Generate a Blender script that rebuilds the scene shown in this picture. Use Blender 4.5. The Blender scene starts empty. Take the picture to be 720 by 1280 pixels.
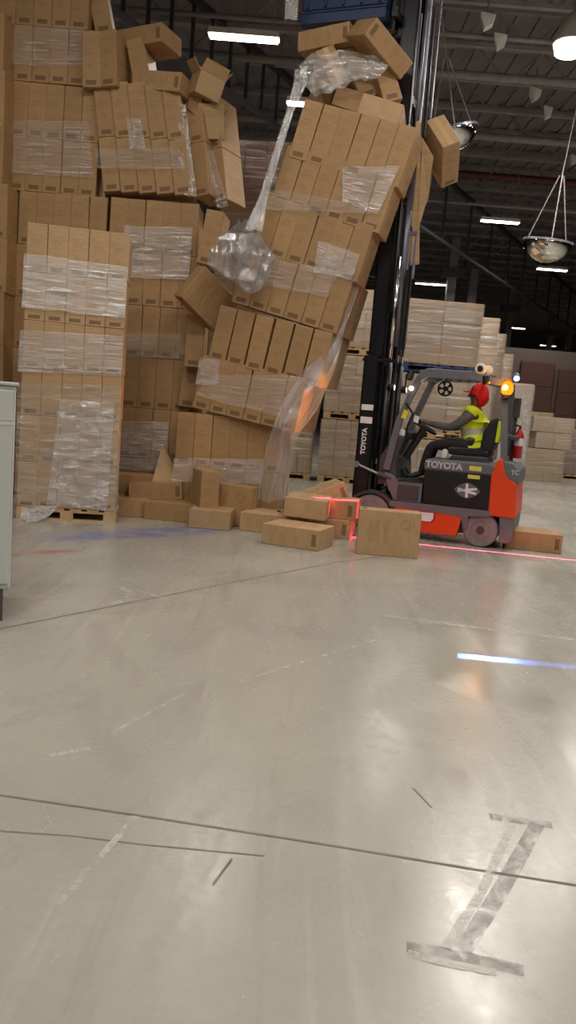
import bpy, bmesh, math, random
from mathutils import Vector, Matrix, noise
random.seed(7)
R_ = math.radians
C = bpy.context.scene.collection
scene = bpy.context.scene

# ------------------------------------------------------------------ camera
FPX = 1000.0; CAMH = 1.5; PITCH = math.atan(.1346); ROLL = R_(4.5)
fw = Vector((0, math.cos(PITCH), -math.sin(PITCH)))
rt0 = Vector((1, 0, 0)); up0 = Vector((0, math.sin(PITCH), math.cos(PITCH)))
RT = math.cos(ROLL)*rt0 + math.sin(ROLL)*up0
UP = -math.sin(ROLL)*rt0 + math.cos(ROLL)*up0
CAM = Vector((0, 0, CAMH))
cam = bpy.data.cameras.new('camera'); co = bpy.data.objects.new('camera', cam); C.objects.link(co)
cam.sensor_fit = 'VERTICAL'; cam.sensor_height = 36; cam.lens = 36*FPX/1280; cam.clip_end = 300
co.matrix_world = Matrix.Translation(CAM) @ Matrix((RT, UP, -fw)).transposed().to_4x4()
scene.camera = co
# world: the closed hall hardly sees it
w = bpy.data.worlds.new('world'); scene.world = w; w.use_nodes = True
w.node_tree.nodes['Background'].inputs[0].default_value = (.5, .5, .55, 1)
w.node_tree.nodes['Background'].inputs[1].default_value = 0.0
scene.view_settings.view_transform = 'Standard'; scene.view_settings.look = 'None'
scene.view_settings.gamma = 1; scene.view_settings.use_curve_mapping = False
scene.view_settings.exposure = 0.0
LAMP_W = 100.0; LAMP_COL = (1.0, .93, .84)

# pixel -> place helpers: a pixel gives a direction, the distance comes from what the thing touches
def ray(px, py): return fw + RT*((px-360)/FPX) - UP*((py-640)/FPX)
def PZ(px, py, z=0.0):
    d = ray(px, py); return CAM + d*((z-CAMH)/d.z)
def PY(px, py, Y):
    d = ray(px, py); return CAM + d*(Y/d.y)

# ------------------------------------------------------------------ mesh helpers
def link(name, me, mats=(), parent=None):
    o = bpy.data.objects.new(name, me); C.objects.link(o)
    if me is not None:
        for m in (mats if isinstance(mats, (list, tuple)) else [mats]):
            if len(me.materials) < 8 and m is not None and m.name not in [x.name for x in me.materials if x]: me.materials.append(m)
    if parent: o.parent = parent
    return o
def fin(name, bm, mat, parent=None, smooth=False):
    me = bpy.data.meshes.new(name); bmesh.ops.recalc_face_normals(bm, faces=bm.faces)
    bm.to_mesh(me); bm.free()
    if smooth:
        for p in me.polygons: p.use_smooth = True
    return link(name, me, mat, parent)
def tag(o, label=None, cat=None, group=None, kind=None):
    if label: o['label'] = label
    if cat: o['category'] = cat
    if group: o['group'] = group
    if kind: o['kind'] = kind
    return o
def empty(name, loc=(0,0,0), rz=0):
    o = bpy.data.objects.new(name, None); C.objects.link(o); o.location = loc; o.rotation_euler = (0,0,rz); o.empty_display_size = .1
    return o
def box(bm, x0, x1, y0, y1, z0, z1, bev=0.0):
    vs = [bm.verts.new(p) for p in ((x0,y0,z0),(x1,y0,z0),(x1,y1,z0),(x0,y1,z0),(x0,y0,z1),(x1,y0,z1),(x1,y1,z1),(x0,y1,z1))]
    fs = [bm.faces.new([vs[i] for i in q]) for q in ((3,2,1,0),(4,5,6,7),(0,1,5,4),(1,2,6,5),(2,3,7,6),(3,0,4,7))]
    if bev:
        es = list({e for f in fs for e in f.edges})
        bmesh.ops.bevel(bm, geom=es, offset=bev, segments=1, affect='EDGES', profile=.5)
    return vs
def prism(bm, pts, y0, y1, bev=0.0):
    """polygon in x,z extruded along y"""
    a = [bm.verts.new((x, y0, z)) for x, z in pts]; b = [bm.verts.new((x, y1, z)) for x, z in pts]
    n = len(pts); fs = [bm.faces.new(a), bm.faces.new(b[::-1])]
    for i in range(n): fs.append(bm.faces.new((a[i], b[i], b[(i+1)%n], a[(i+1)%n])))
    if bev:
        es = list({e for f in fs for e in f.edges})
        bmesh.ops.bevel(bm, geom=es, offset=bev, segments=2, affect='EDGES', profile=.6)
def bar(bm, a, b, r, seg=8, r2=None, square=False):
    a = Vector(a); b = Vector(b); d = (b-a)
    if d.length < 1e-6: return
    q = d.normalized().to_track_quat('Z', 'Y'); r2 = r if r2 is None else r2
    n = 4 if square else seg; ph = math.pi/4 if square else 0
    A = [bm.verts.new(a + q @ Vector((r*math.cos(2*math.pi*i/n+ph), r*math.sin(2*math.pi*i/n+ph), 0))) for i in range(n)]
    B = [bm.verts.new(b + q @ Vector((r2*math.cos(2*math.pi*i/n+ph), r2*math.sin(2*math.pi*i/n+ph), 0))) for i in range(n)]
    bm.faces.new(A[::-1]); bm.faces.new(B)
    for i in range(n): bm.faces.new((A[i], A[(i+1)%n], B[(i+1)%n], B[i]))
def tube(bm, pts, r, seg=8):
    for a, b in zip(pts, pts[1:]): bar(bm, a, b, r, seg)
def lathe(bm, prof, axis='y', seg=24, center=(0,0,0)):
    """prof: list of (r, t) along the axis"""
    c = Vector(center); rings = []
    for r, t in prof:
        ring = []
        for i in range(seg):
            a = 2*math.pi*i/seg; u, v = r*math.cos(a), r*math.sin(a)
            p = {'y': (u, t, v), 'x': (t, u, v), 'z': (u, v, t)}[axis]
            ring.append(bm.verts.new(c+Vector(p)))
        rings.append(ring)
    for A, B in zip(rings, rings[1:]):
        for i in range(seg): bm.faces.new((A[i], A[(i+1)%seg], B[(i+1)%seg], B[i]))
    if prof[0][0] > 1e-4: bm.faces.new(rings[0])
    if prof[-1][0] > 1e-4: bm.faces.new(rings[-1][::-1])
def text_mesh(body, size, extrude=.002):
    cu = bpy.data.curves.new('lettering', 'FONT'); cu.body = body; cu.size = size; cu.extrude = extrude
    cu.align_x = 'CENTER'; cu.align_y = 'CENTER'; cu.offset = .004*size/.1
    o = bpy.data.objects.new('lettering_src', cu); C.objects.link(o)
    dg = bpy.context.evaluated_depsgraph_get(); dg.update()
    me = bpy.data.meshes.new_from_object(o.evaluated_get(dg))
    bpy.data.objects.remove(o); return me

# ------------------------------------------------------------------ materials
class NT:
    def __init__(s, name):
        s.m = bpy.data.materials.new(name); s.m.use_nodes = True; s.t = s.m.node_tree; s.t.nodes.clear()
        s.out = s.t.nodes.new('ShaderNodeOutputMaterial')
    def n(s, typ, **kw):
        nd = s.t.nodes.new(typ)
        for k, v in kw.items():
            if k.startswith('i_'):
                key = k[2:]; key = int(key) if key.isdigit() else key.replace('_', ' ')
                if hasattr(v, 'is_linked') or hasattr(v, 'links'): s.t.links.new(v, nd.inputs[key])
                else: nd.inputs[key].default_value = v
            else: setattr(nd, k, v)
        return nd
    def M(s, op, a, b=0.0, c=None):
        nd = s.t.nodes.new('ShaderNodeMath'); nd.operation = op
        for i, v in enumerate((a, b) if c is None else (a, b, c)):
            if isinstance(v, (int, float)): nd.inputs[i].default_value = v
            else: s.t.links.new(v, nd.inputs[i])
        return nd.outputs[0]
    def rng(s, v, lo, hi):   # 1 inside lo..hi
        return s.M('MULTIPLY', s.M('GREATER_THAN', v, lo), s.M('LESS_THAN', v, hi))
    def mix(s, fac, a, b):
        nd = s.t.nodes.new('ShaderNodeMix'); nd.data_type = 'RGBA'
        for k, v in ((0, fac), (6, a), (7, b)):
            if hasattr(v, 'links'): s.t.links.new(v, nd.inputs[k])
            elif k == 0: nd.inputs[0].default_value = v
            else: nd.inputs[k].default_value = (*v, 1)
        return nd.outputs[2]
    def noise(s, vec, scale, detail=3, rough=.55, dist=0.0):
        nd = s.n('ShaderNodeTexNoise'); nd.inputs['Scale'].default_value = scale; nd.inputs['Detail'].default_value = detail
        nd.inputs['Roughness'].default_value = rough; nd.inputs['Distortion'].default_value = dist
        s.t.links.new(vec, nd.inputs['Vector']); return nd.outputs[0]
    def mapr(s, v, a, b, c=0.0, d=1.0):
        nd = s.n('ShaderNodeMapRange'); s.t.links.new(v, nd.inputs[0])
        for i, q in enumerate((a, b, c, d)): nd.inputs[1+i].default_value = q
        return nd.outputs[0]
    def scale(s, vec, sc):
        nd = s.n('ShaderNodeMapping'); s.t.links.new(vec, nd.inputs[0]); nd.inputs['Scale'].default_value = sc; return nd.outputs[0]
    def bsdf(s, col, rough=.5, metal=0.0, bump=None, bstr=.2, spec=.5, bdist=.01):
        nd = s.n('ShaderNodeBsdfPrincipled')
        for k, v in (('Base Color', col), ('Roughness', rough), ('Metallic', metal), ('Specular IOR Level', spec)):
            if hasattr(v, 'links'): s.t.links.new(v, nd.inputs[k])
            elif k == 'Base Color': nd.inputs[k].default_value = (*v, 1)
            else: nd.inputs[k].default_value = v
        if bump is not None:
            b = s.n('ShaderNodeBump'); b.inputs['Strength'].default_value = bstr; b.inputs['Distance'].default_value = bdist
            s.t.links.new(bump, b.inputs['Height']); s.t.links.new(b.outputs[0], nd.inputs['Normal'])
        s.t.links.new(nd.outputs[0], s.out.inputs[0]); return nd
def srgb(r, g, b):
    f = lambda v: ((v/255+.055)/1.055)**2.4 if v/255 > .04045 else v/255/12.92
    return (f(r), f(g), f(b))
def simple(name, col, rough=.5, metal=0.0, var=.12, scale=6, spec=.5, bstr=.05):
    t = NT(name); tc = t.n('ShaderNodeTexCoord').outputs['Object']
    nz = t.noise(tc, scale, 4)
    c = t.mix(t.mapr(nz, .3, .7), tuple(v*(1-var) for v in col), tuple(min(1, v*(1+var)) for v in col))
    t.bsdf(c, rough, metal, nz, bstr, spec); return t.m
def emit(name, col, strength):
    t = NT(name); e = t.n('ShaderNodeEmission'); e.inputs[0].default_value = (*col, 1); e.inputs[1].default_value = strength
    t.t.links.new(e.outputs[0], t.out.inputs[0]); return t.m

def cardboard(name, base, prints=True):
    t = NT(name); tc = t.n('ShaderNodeTexCoord'); g = tc.outputs['Generated']; ob = tc.outputs['Object']
    sp = t.n('ShaderNodeSeparateXYZ'); t.t.links.new(g, sp.inputs[0]); x, y, z = sp.outputs
    rnd = t.n('ShaderNodeObjectInfo').outputs['Random']
    nz = t.noise(t.scale(ob, (3, 3, 14)), 2.2, 4)
    col = t.mix(t.mapr(nz, .3, .72), tuple(v*.86 for v in base), tuple(v*1.1 for v in base))
    col = t.mix(t.M('MULTIPLY', rnd, .35), col, tuple(v*.62 for v in base))
    if prints:
        fr = t.M('MAXIMUM', t.M('LESS_THAN', y, .012), t.M('GREATER_THAN', y, .988))
        sd = t.M('MAXIMUM', t.M('LESS_THAN', x, .025), t.M('GREATER_THAN', x, .975))
        lab = t.M('MULTIPLY', t.rng(x, .2, .78), t.rng(z, .045, .125))
        lines = t.M('GREATER_THAN', t.M('SINE', t.M('MULTIPLY', z, 190)), .1)
        blk = t.M('MULTIPLY', t.M('MULTIPLY', t.rng(x, .22, .7), t.rng(z, .6, .7)), lines)
        blk2 = t.M('MULTIPLY', t.rng(x, .3, .6), t.rng(z, .34, .42))
        f1 = t.M('ADD', t.M('MULTIPLY', lab, .62), t.M('ADD', t.M('MULTIPLY', blk, .22), t.M('MULTIPLY', blk2, .1)))
        # broad side: rows of small type and a ring emblem
        ty = t.M('MULTIPLY', t.rng(y, .28, .78), t.M('GREATER_THAN', t.M('SINE', t.M('MULTIPLY', z, 230)), .35))
        tz = t.M('MAXIMUM', t.rng(z, .17, .34), t.rng(z, .42, .5))
        wob = t.M('GREATER_THAN', t.noise(t.scale(ob, (1, 60, 8)), 2.0, 2), .45)
        typ = t.M('MULTIPLY', t.M('MULTIPLY', ty, tz), wob)
        dy = t.M('MULTIPLY', t.M('SUBTRACT', y, .72), .48); dz = t.M('MULTIPLY', t.M('SUBTRACT', z, .76), .645)
        rr = t.M('SQRT', t.M('ADD', t.M('MULTIPLY', dy, dy), t.M('MULTIPLY', dz, dz)))
        ring = t.rng(rr, .042, .052)
        f2 = t.M('ADD', t.M('MULTIPLY', typ, .4), t.M('MULTIPLY', ring, .35))
        fac = t.M('ADD', t.M('MULTIPLY', fr, f1), t.M('MULTIPLY', sd, f2))
        col = t.mix(fac, col, srgb(70, 48, 34))
    fl = t.noise(t.scale(ob, (80, 80, 2)), 3, 2)
    t.bsdf(col, .62, 0, fl, .08, .35); return t.m
MAT = {}
MAT['card'] = cardboard('printed_cardboard', srgb(176, 140, 98))
MAT['card_pale'] = cardboard('pale_cardboard', srgb(192, 158, 118))
MAT['card_far'] = cardboard('plain_cardboard', srgb(186, 154, 114), False)
MAT['card_red'] = cardboard('brown_cardboard', srgb(132, 92, 72), False)
MAT['tape'] = simple('packing_tape', srgb(206, 176, 132), .25, 0, .05)
MAT['wood'] = simple('pallet_wood', srgb(196, 166, 124), .75, 0, .2, 9)
MAT['bluepal'] = simple('blue_pallet_paint', srgb(58, 74, 122), .6, 0, .2, 5)
MAT['navy'] = simple('navy_plastic', srgb(34, 52, 88), .45, 0, .1, 3)
MAT['orange'] = simple('orange_paint', srgb(226, 70, 24), .35, 0, .05, 4)
MAT['grey'] = simple('grey_truck_paint', srgb(100, 102, 108), .45, 0, .07, 5)
MAT['dgrey'] = simple('dark_grey_paint', srgb(62, 63, 68), .5, 0, .08, 5)
MAT['black'] = simple('black_paint', srgb(19, 15, 19), .5, 0, .15, 6)
MAT['mast'] = simple('mast_black', srgb(24, 24, 31), .35, .2, .2, 4)
MAT['rubber'] = simple('grey_tyre_rubber', srgb(122, 122, 122), .8, 0, .12, 12)
MAT['brubber'] = simple('black_rubber', srgb(24, 24, 25), .75)
MAT['hub'] = simple('wheel_hub', srgb(70, 70, 73), .5, .4)
MAT['darkred'] = simple('dark_red_hub', srgb(74, 26, 30), .5, .1)
MAT['chrome'] = simple('chrome_rod', (.75, .75, .78), .15, 1.0, .05)
MAT['steel'] = simple('dull_steel', (.20, .20, .24), .42, .7)
MAT['white'] = simple('white_plastic', srgb(222, 220, 214), .4)
MAT['seat'] = simple('black_seat_vinyl', srgb(24, 23, 30), .5)
MAT['yellow'] = simple('yellow_sticker', srgb(232, 214, 40), .4)
MAT['ywarn'] = simple('pale_yellow_label', srgb(220, 208, 92), .4)
MAT['sticker'] = simple('white_sticker', srgb(225, 222, 224), .4)
MAT['emblem'] = simple('silver_emblem', srgb(200, 200, 205), .3, .2)
MAT['redp'] = simple('red_extinguisher_paint', srgb(176, 24, 36), .3)
MAT['hiviz'] = simple('hi_vis_yellow', srgb(214, 240, 30), .7, 0, .08, 14)
MAT['hiorange'] = simple('hi_vis_orange', srgb(240, 110, 40), .7)
MAT['reflect'] = simple('reflective_tape', srgb(190, 194, 178), .35, .2)
MAT['redcap'] = simple('red_cap_cloth', srgb(226, 14, 26), .7, 0, .12, 16)
MAT['skin'] = simple('skin', srgb(120, 82, 64), .55, 0, .05)
MAT['sleeve'] = simple('grey_sleeve_cloth', srgb(84, 84, 88), .85, 0, .12, 20)
MAT['pants'] = simple('dark_trouser_cloth', srgb(32, 28, 34), .85, 0, .15, 20)
MAT['boot'] = simple('boot_leather', srgb(44, 40, 42), .5)
MAT['hair'] = simple('dark_hair', srgb(28, 20, 18), .7)
MAT['pale'] = simple('pale_grey_cabinet_paint', srgb(208, 211, 206), .45, 0, .03, 2)
MAT['plinth'] = simple('dark_plinth', srgb(84, 82, 76), .6)
MAT['steel_roof'] = simple('dark_roof_steel', srgb(150, 143, 145), .6, .2, .15, 2)
MAT['deck'] = simple('dark_roof_deck', srgb(134, 127, 130), .7, .1, .15, 1)
MAT['beam'] = simple('beam_paint', srgb(92, 92, 100), .6, .1)
MAT['truss'] = simple('dark_truss_steel', srgb(58, 57, 66), .6, .1)
MAT['pipe'] = simple('grey_pipe', srgb(150, 146, 146), .5)
MAT['redpipe'] = simple('red_sprinkler_pipe', srgb(90, 34, 36), .5)
MAT['wall'] = simple('warehouse_wall', srgb(112, 100, 94), .8, 0, .1, .3)
MAT['lwall'] = simple('light_wall', srgb(176, 172, 166), .8, 0, .06, .3)
MAT['door'] = simple('brown_door_paint', srgb(98, 66, 58), .6, 0, .1, .5)
MAT['lens'] = emit('led_lens', (1, .97, .93), 14.0)
MAT['hotlens'] = emit('high_bay_lens', (1, .95, .88), 40.0)
MAT['beacon'] = emit('amber_beacon_glow', (1, .2, .005), 2.6)
MAT['beaconcore'] = emit('amber_beacon_core', (1, .8, .3), 8.0)
MAT['headlamp'] = emit('headlamp_glow', (1, .8, .66), 5.0)
MAT['redlens'] = simple('red_projector_glass', srgb(96, 14, 22), .15)
MAT['bluelens'] = emit('blue_projector_lens', (.25, .35, 1), 4.0)
MAT['mirror'] = simple('mirror_dome', (.72, .72, .7), .06, 1.0, .04, 3)

def film_mat(name, base=.12, streak=.65, tint=(.9, .88, .88), sx=1.5, sy=16, rough=.2):
    t = NT(name); uv = t.n('ShaderNodeTexCoord').outputs['UV']
    n1 = t.noise(t.scale(uv, (sx, sy, 1)), 1.6, 5, .6, .8)
    n2 = t.noise(t.scale(uv, (3, 4, 1)), 1.3, 3, .5, .3)
    st = t.M('MULTIPLY', t.mapr(n1, .46, .68), t.mapr(n2, .36, .64, .2, 1.0))
    fac = t.M('MINIMUM', t.M('ADD', t.M('MULTIPLY', st, streak), base), .95)
    bp = t.n('ShaderNodeBump'); bp.inputs['Strength'].default_value = .7; bp.inputs['Distance'].default_value = .03
    t.t.links.new(n1, bp.inputs['Height'])
    df = t.n('ShaderNodeBsdfDiffuse'); df.inputs[0].default_value = (*tint, 1)
    gl = t.n('ShaderNodeBsdfGlossy'); gl.inputs[0].default_value = (1, 1, 1, 1); gl.inputs['Roughness'].default_value = rough
    t.t.links.new(bp.outputs[0], gl.inputs['Normal'])
    m1 = t.n('ShaderNodeMixShader'); m1.inputs[0].default_value = .5
    t.t.links.new(df.outputs[0], m1.inputs[1]); t.t.links.new(gl.outputs[0], m1.inputs[2])
    tr = t.n('ShaderNodeBsdfTransparent'); tr.inputs[0].default_value = (.97, .97, .97, 1)
    m2 = t.n('ShaderNodeMixShader'); t.t.links.new(fac, m2.inputs[0])
    t.t.links.new(tr.outputs[0], m2.inputs[1]); t.t.links.new(m1.outputs[0], m2.inputs[2])
    t.t.links.new(m2.outputs[0], t.out.inputs[0]); return t.m
MAT['film'] = film_mat('stretch_film', .18, .85)
MAT['film_bright'] = film_mat('bright_stretch_film', .26, .95, (.95, .93, .9), 1.6, 12, .22)
MAT['film_thick'] = film_mat('bunched_stretch_film', .42, .5, (.86, .86, .87), 5, 7, .25)
MAT['film_hang'] = film_mat('hanging_stretch_film', .26, .5, (.74, .74, .76), 6, 5, .16)
MAT['film_drape'] = film_mat('draped_stretch_film', .3, .6, (.84, .82, .8), 3, 6, .2)
MAT['film_soft'] = film_mat('thin_stretch_film', .10, .5)
MAT['film_far'] = film_mat('pale_stretch_film', .2, .65, (.88, .85, .80), 1.2, 12, .25)

def floor_mat():
    t = NT('sealed_concrete'); ob = t.n('ShaderNodeTexCoord').outputs['Object']
    n1 = t.noise(ob, .35, 6, .6, .6); n2 = t.noise(t.scale(ob, (1.1, .5, 1)), 1.6, 6, .65, 1.2); n3 = t.noise(ob, 26, 4, .6)
    rot = t.n('ShaderNodeMapping'); t.t.links.new(ob, rot.inputs[0]); rot.inputs['Rotation'].default_value = (0, 0, R_(-32)); rot.inputs['Scale'].default_value = (7, .35, 1)
    n4 = t.noise(rot.outputs[0], 1.3, 5, .6, .4)
    rot2 = t.n('ShaderNodeMapping'); t.t.links.new(ob, rot2.inputs[0]); rot2.inputs['Rotation'].default_value = (0, 0, R_(78)); rot2.inputs['Scale'].default_value = (6, .3, 1)
    n5 = t.noise(rot2.outputs[0], 1.1, 5, .6, .4)
    c = t.mix(t.mapr(n1, .35, .68), srgb(160, 157, 148), srgb(182, 178, 166))
    c = t.mix(t.mapr(n2, .5, .74, 0, .6), c, srgb(144, 138, 127))
    c = t.mix(t.mapr(n4, .57, .72, 0, .42), c, srgb(196, 192, 182))
    c = t.mix(t.mapr(n5, .58, .74, 0, .4), c, srgb(128, 122, 112))
    c = t.mix(t.mapr(n3, .4, .75, 0, .12), c, srgb(120, 114, 104))
    # worn blue and red floor paint in front of the stacks
    sp = t.n('ShaderNodeSeparateXYZ'); t.t.links.new(ob, sp.inputs[0]); X, Y, _ = sp.outputs
    wear = t.mapr(t.noise(t.scale(ob, (1, 3, 1)), 1.6, 5, .7, 1.0), .32, .62)
    def patch(x0, x1, y0, y1, s, slope):
        yy = t.M('SUBTRACT', Y, t.M('MULTIPLY', X, slope))
        a = t.M('MULTIPLY', t.mapr(X, x0-s, x0+s), t.mapr(X, x1+s, x1-s))
        b = t.M('MULTIPLY', t.mapr(yy, y0-s*.5, y0+s*.5), t.mapr(yy, y1+s*.5, y1-s*.5))
        return t.M('MULTIPLY', t.M('MULTIPLY', a, b), wear)
    c = t.mix(t.M('MULTIPLY', patch(-2.3, -.75, 9.42, 10.12, .2, .79), .9), c, srgb(104, 114, 180))
    c = t.mix(t.M('MULTIPLY', patch(-2.45, -1.92, 8.86, 9.05, .1, .85), .85), c, srgb(176, 84, 84))
    rg = t.mapr(t.M('ADD', n2, t.M('MULTIPLY', n3, .3)), .4, .95, .13, .4)
    t.bsdf(c, rg, 0, n3, .03, .5); return t.m
MAT['floor'] = floor_mat()
MAT['joint'] = simple('joint_sealant', srgb(126, 118, 109), .8, 0, .25, 8)
def worn(name, col, lo, hi, amt, rough):
    t = NT(name); ob = t.n('ShaderNodeTexCoord').outputs['Object']
    a = t.M('MULTIPLY', t.mapr(t.noise(ob, 9, 6, .7, 1.0), lo, hi), amt)
    b = t.bsdf(col, rough); tr = t.n('ShaderNodeBsdfTransparent'); m = t.n('ShaderNodeMixShader')
    t.t.links.new(a, m.inputs[0]); t.t.links.new(tr.outputs[0], m.inputs[1]); t.t.links.new(b.outputs[0], m.inputs[2]); t.t.links.new(m.outputs[0], t.out.inputs[0]); return t.m
MAT['grime'] = worn('floor_tape_grime', srgb(116, 110, 102), .36, .6, .5, .4)
MAT['scuff'] = worn('pale_floor_scuff', srgb(208, 205, 196), .36, .58, .75, .4)

# ------------------------------------------------------------------ hall
def struct(name, bm, mat, parent=None):
    o = fin(name, bm, mat, parent)
    if not parent: o['kind'] = 'structure'
    return o
XL, XR, YN, YF, ZC = -26, 52, -16, 82, 10.0
bm = bmesh.new(); box(bm, XL, XR, YN, YF, -.2, 0); floor = struct('floor', bm, MAT['floor'])
bm = bmesh.new(); box(bm, XL, XR, YN, YF, ZC, ZC+.2)
ceiling = struct('ceiling', bm, MAT['deck'])
bm = bmesh.new(); box(bm, XL-.3, XL, YN, YF, 0, ZC); struct('wall_left', bm, MAT['lwall'])
bm = bmesh.new(); box(bm, XR, XR+.3, YN, YF, 0, ZC); struct('wall_right', bm, MAT['wall'])
bm = bmesh.new(); box(bm, XL, XR, YF, YF+.3, 0, ZC); struct('wall_back', bm, MAT['wall'])
bm = bmesh.new(); box(bm, XL, XR, YN-.3, YN, 0, ZC); struct('wall_front', bm, MAT['lwall'])
# corrugation ribs of the deck (running away from the camera)
bm = bmesh.new()
for i in range(0, 90):
    x = -14+i*.5; box(bm, x, x+.2, 11, 62, ZC-.05, ZC)
ribs = fin('deck_rib', bm, MAT['deck'], ceiling); ribs['kind'] = 'stuff'
# floor joints, tape ghosts, scuffs: thin pieces lying on the slab
def floor_strip(name, pts, width, mat, parent, z=.0015):
    bm = bmesh.new(); P = [PZ(*p) for p in pts]; L = []; Rr = []
    for i, p in enumerate(P):
        d = (P[min(i+1, len(P)-1)]-P[max(i-1, 0)]).normalized(); n = Vector((-d.y, d.x, 0))*width/2
        L.append(bm.verts.new((p.x+n.x, p.y+n.y, z))); Rr.append(bm.verts.new((p.x-n.x, p.y-n.y, z)))
    for i in range(len(P)-1): bm.faces.new((L[i], L[i+1], Rr[i+1], Rr[i]))
    o = fin(name, bm, mat, parent); return o
floor_strip('control_joint', [(-60, 985), (0, 994), (190, 1022), (420, 1058), (600, 1088), (760, 1113)], .012, MAT['joint'], floor)
floor_strip('control_joint', [(-60, 800), (0, 786), (150, 756), (260, 734), (420, 703), (520, 690)], .016, MAT['joint'], floor)
floor_strip('floor_crack', [(-40, 1036), (0, 1039), (90, 1045), (180, 1056), (330, 1070)], .008, MAT['joint'], floor, .001)
floor_strip('tape_ghost', [(508, 1184), (560, 1192), (655, 1214)], .05, MAT['grime'], floor, .002)
floor_strip('tape_ghost', [(612, 1021), (660, 1027), (690, 1032)], .05, MAT['grime'], floor, .002)
floor_strip('tape_ghost', [(578, 1188), (625, 1115), (672, 1030)], .055, MAT['grime'], floor, .0025)
floor_strip('tape_ghost', [(556, 1186), (600, 1118), (640, 1030)], .03, MAT['scuff'], floor, .002)
floor_strip('tape_ghost', [(510, 1192), (560, 1205), (620, 1216)], .03, MAT['scuff'], floor, .0022)
for pts, wd in (([(172, 738), (205, 748)], .035), ([(140, 755), (160, 750), (163, 740), (145, 733)], .06), ([(176, 799), (186, 793)], .06), ([(208, 669), (245, 663)], .03),
                ([(100, 697), (136, 693)], .05), ([(104, 660), (138, 657)], .05), ([(240, 725), (300, 717)], .03), ([(60, 945), (112, 936)], .03), ([(300, 852), (470, 800)], .02),
                ([(75, 1130), (170, 1020)], .025), ([(140, 916), (230, 868)], .02), ([(480, 770), (720, 800)], .06)):
    floor_strip('floor_scuff', pts, wd, MAT['scuff'], floor, .0012)
floor_strip('floor_crack', [(266, 1106), (290, 1074)], .008, MAT['joint'], floor)
floor_strip('floor_crack', [(516, 985), (540, 1010)], .006, MAT['joint'], floor)

# bar joists under the deck
def joist_meshes():
    out = []
    for nm, z0, z1, hw in (('top_chord', ZC-.15, ZC-.06, .06), ('bottom_chord', ZC-.85, ZC-.77, .06)):
        bm = bmesh.new(); box(bm, -16, 40, -hw, hw, z0, z1); me = bpy.data.meshes.new(nm); bm.to_mesh(me); bm.free(); me.materials.append(MAT['steel_roof']); out.append((nm, me))
    bm = bmesh.new(); x = -16; up = True
    while x < 40:
        a = (x, 0, ZC-.1 if up else ZC-.8); b = (x+.75, 0, ZC-.8 if up else ZC-.1); bar(bm, a, b, .03, square=True); x += .75; up = not up
    me = bpy.data.meshes.new('web'); bm.to_mesh(me); bm.free(); me.materials.append(MAT['steel_roof']); out.append(('web', me))
    return out
jm = joist_meshes()
for i in range(26):
    y = 12.6+i*1.75
    root = link('ceiling_joist', jm[0][1]); root.location = (0, y, 0); root['kind'] = 'structure'
    for nm, me in jm[1:]: link(nm, me, (), root)
# truss girders running away along the light rows
def girder(p0, p1, depth, n, mat, lower_r=.09):
    p0 = Vector(p0); p1 = Vector(p1); bm = bmesh.new(); bar(bm, p0, p1, lower_r, square=True)
    g = fin('roof_girder', bm, mat); g['kind'] = 'structure'
    bm = bmesh.new(); up = Vector((0, 0, depth)); bar(bm, p0+up, p1+up, .1, square=True); fin('top_chord', bm, MAT['truss'], g)
    for i in range(n+1):
        bm = bmesh.new(); q = p0.lerp(p1, i/n); bar(bm, q, q+up, .05, square=True); fin('upright', bm, MAT['truss'], g)
    return g
girder(PZ(120, -4, 8.0), PZ(420, 210, 8.0), 1.2, 14, MAT['beam'], .07)
girder(PZ(470, 246, 7.2), PZ(760, 440, 7.2), 1.9, 16, MAT['beam'], .06)
# pipes along x
def pipe(name, a, b, r, mat):
    bm = bmesh.new(); bar(bm, a, b, r, 10); o = fin(name, bm, mat, None, True); o['kind'] = 'structure'; return o
def pipe_px(name, px, py, z, r, mat):
    p = PZ(px, py, z); pipe(name, (-14, p.y, z), (38, p.y, z), r, mat)
pipe_px('sprinkler_pipe', 650, 223, 8.9, .1, MAT['redpipe'])
pipe_px('roof_pipe', 650, 174, 8.9, .1, MAT['pipe'])
pipe_px('roof_pipe', 620, 257, 8.6, .06, MAT['pipe'])
pipe_px('roof_pipe', 300, 22, 8.9, .05, MAT['steel_roof'])
pipe_px('roof_pipe', 610, 96, 8.9, .09, MAT['pipe'])
# dark steel columns far down the hall
for px, py, Y in ((549, 340, 36), (625, 385, 47), (678, 415, 58), (576, 330, 40), (702, 440, 66)):
    x = PY(px, 500, Y).x
    bm = bmesh.new(); box(bm, x-.18, x+.18, Y-.18, Y+.18, 0, ZC-.85)
    c = struct('steel_column', bm, MAT['steel_roof'])
    z = PY(px, py, Y).z
    bm = bmesh.new(); box(bm, x-.5, x+.5, Y-.25, Y+.25, z-.2, z+.2); fin('column_bracket', bm, MAT['beam'], c)

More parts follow.
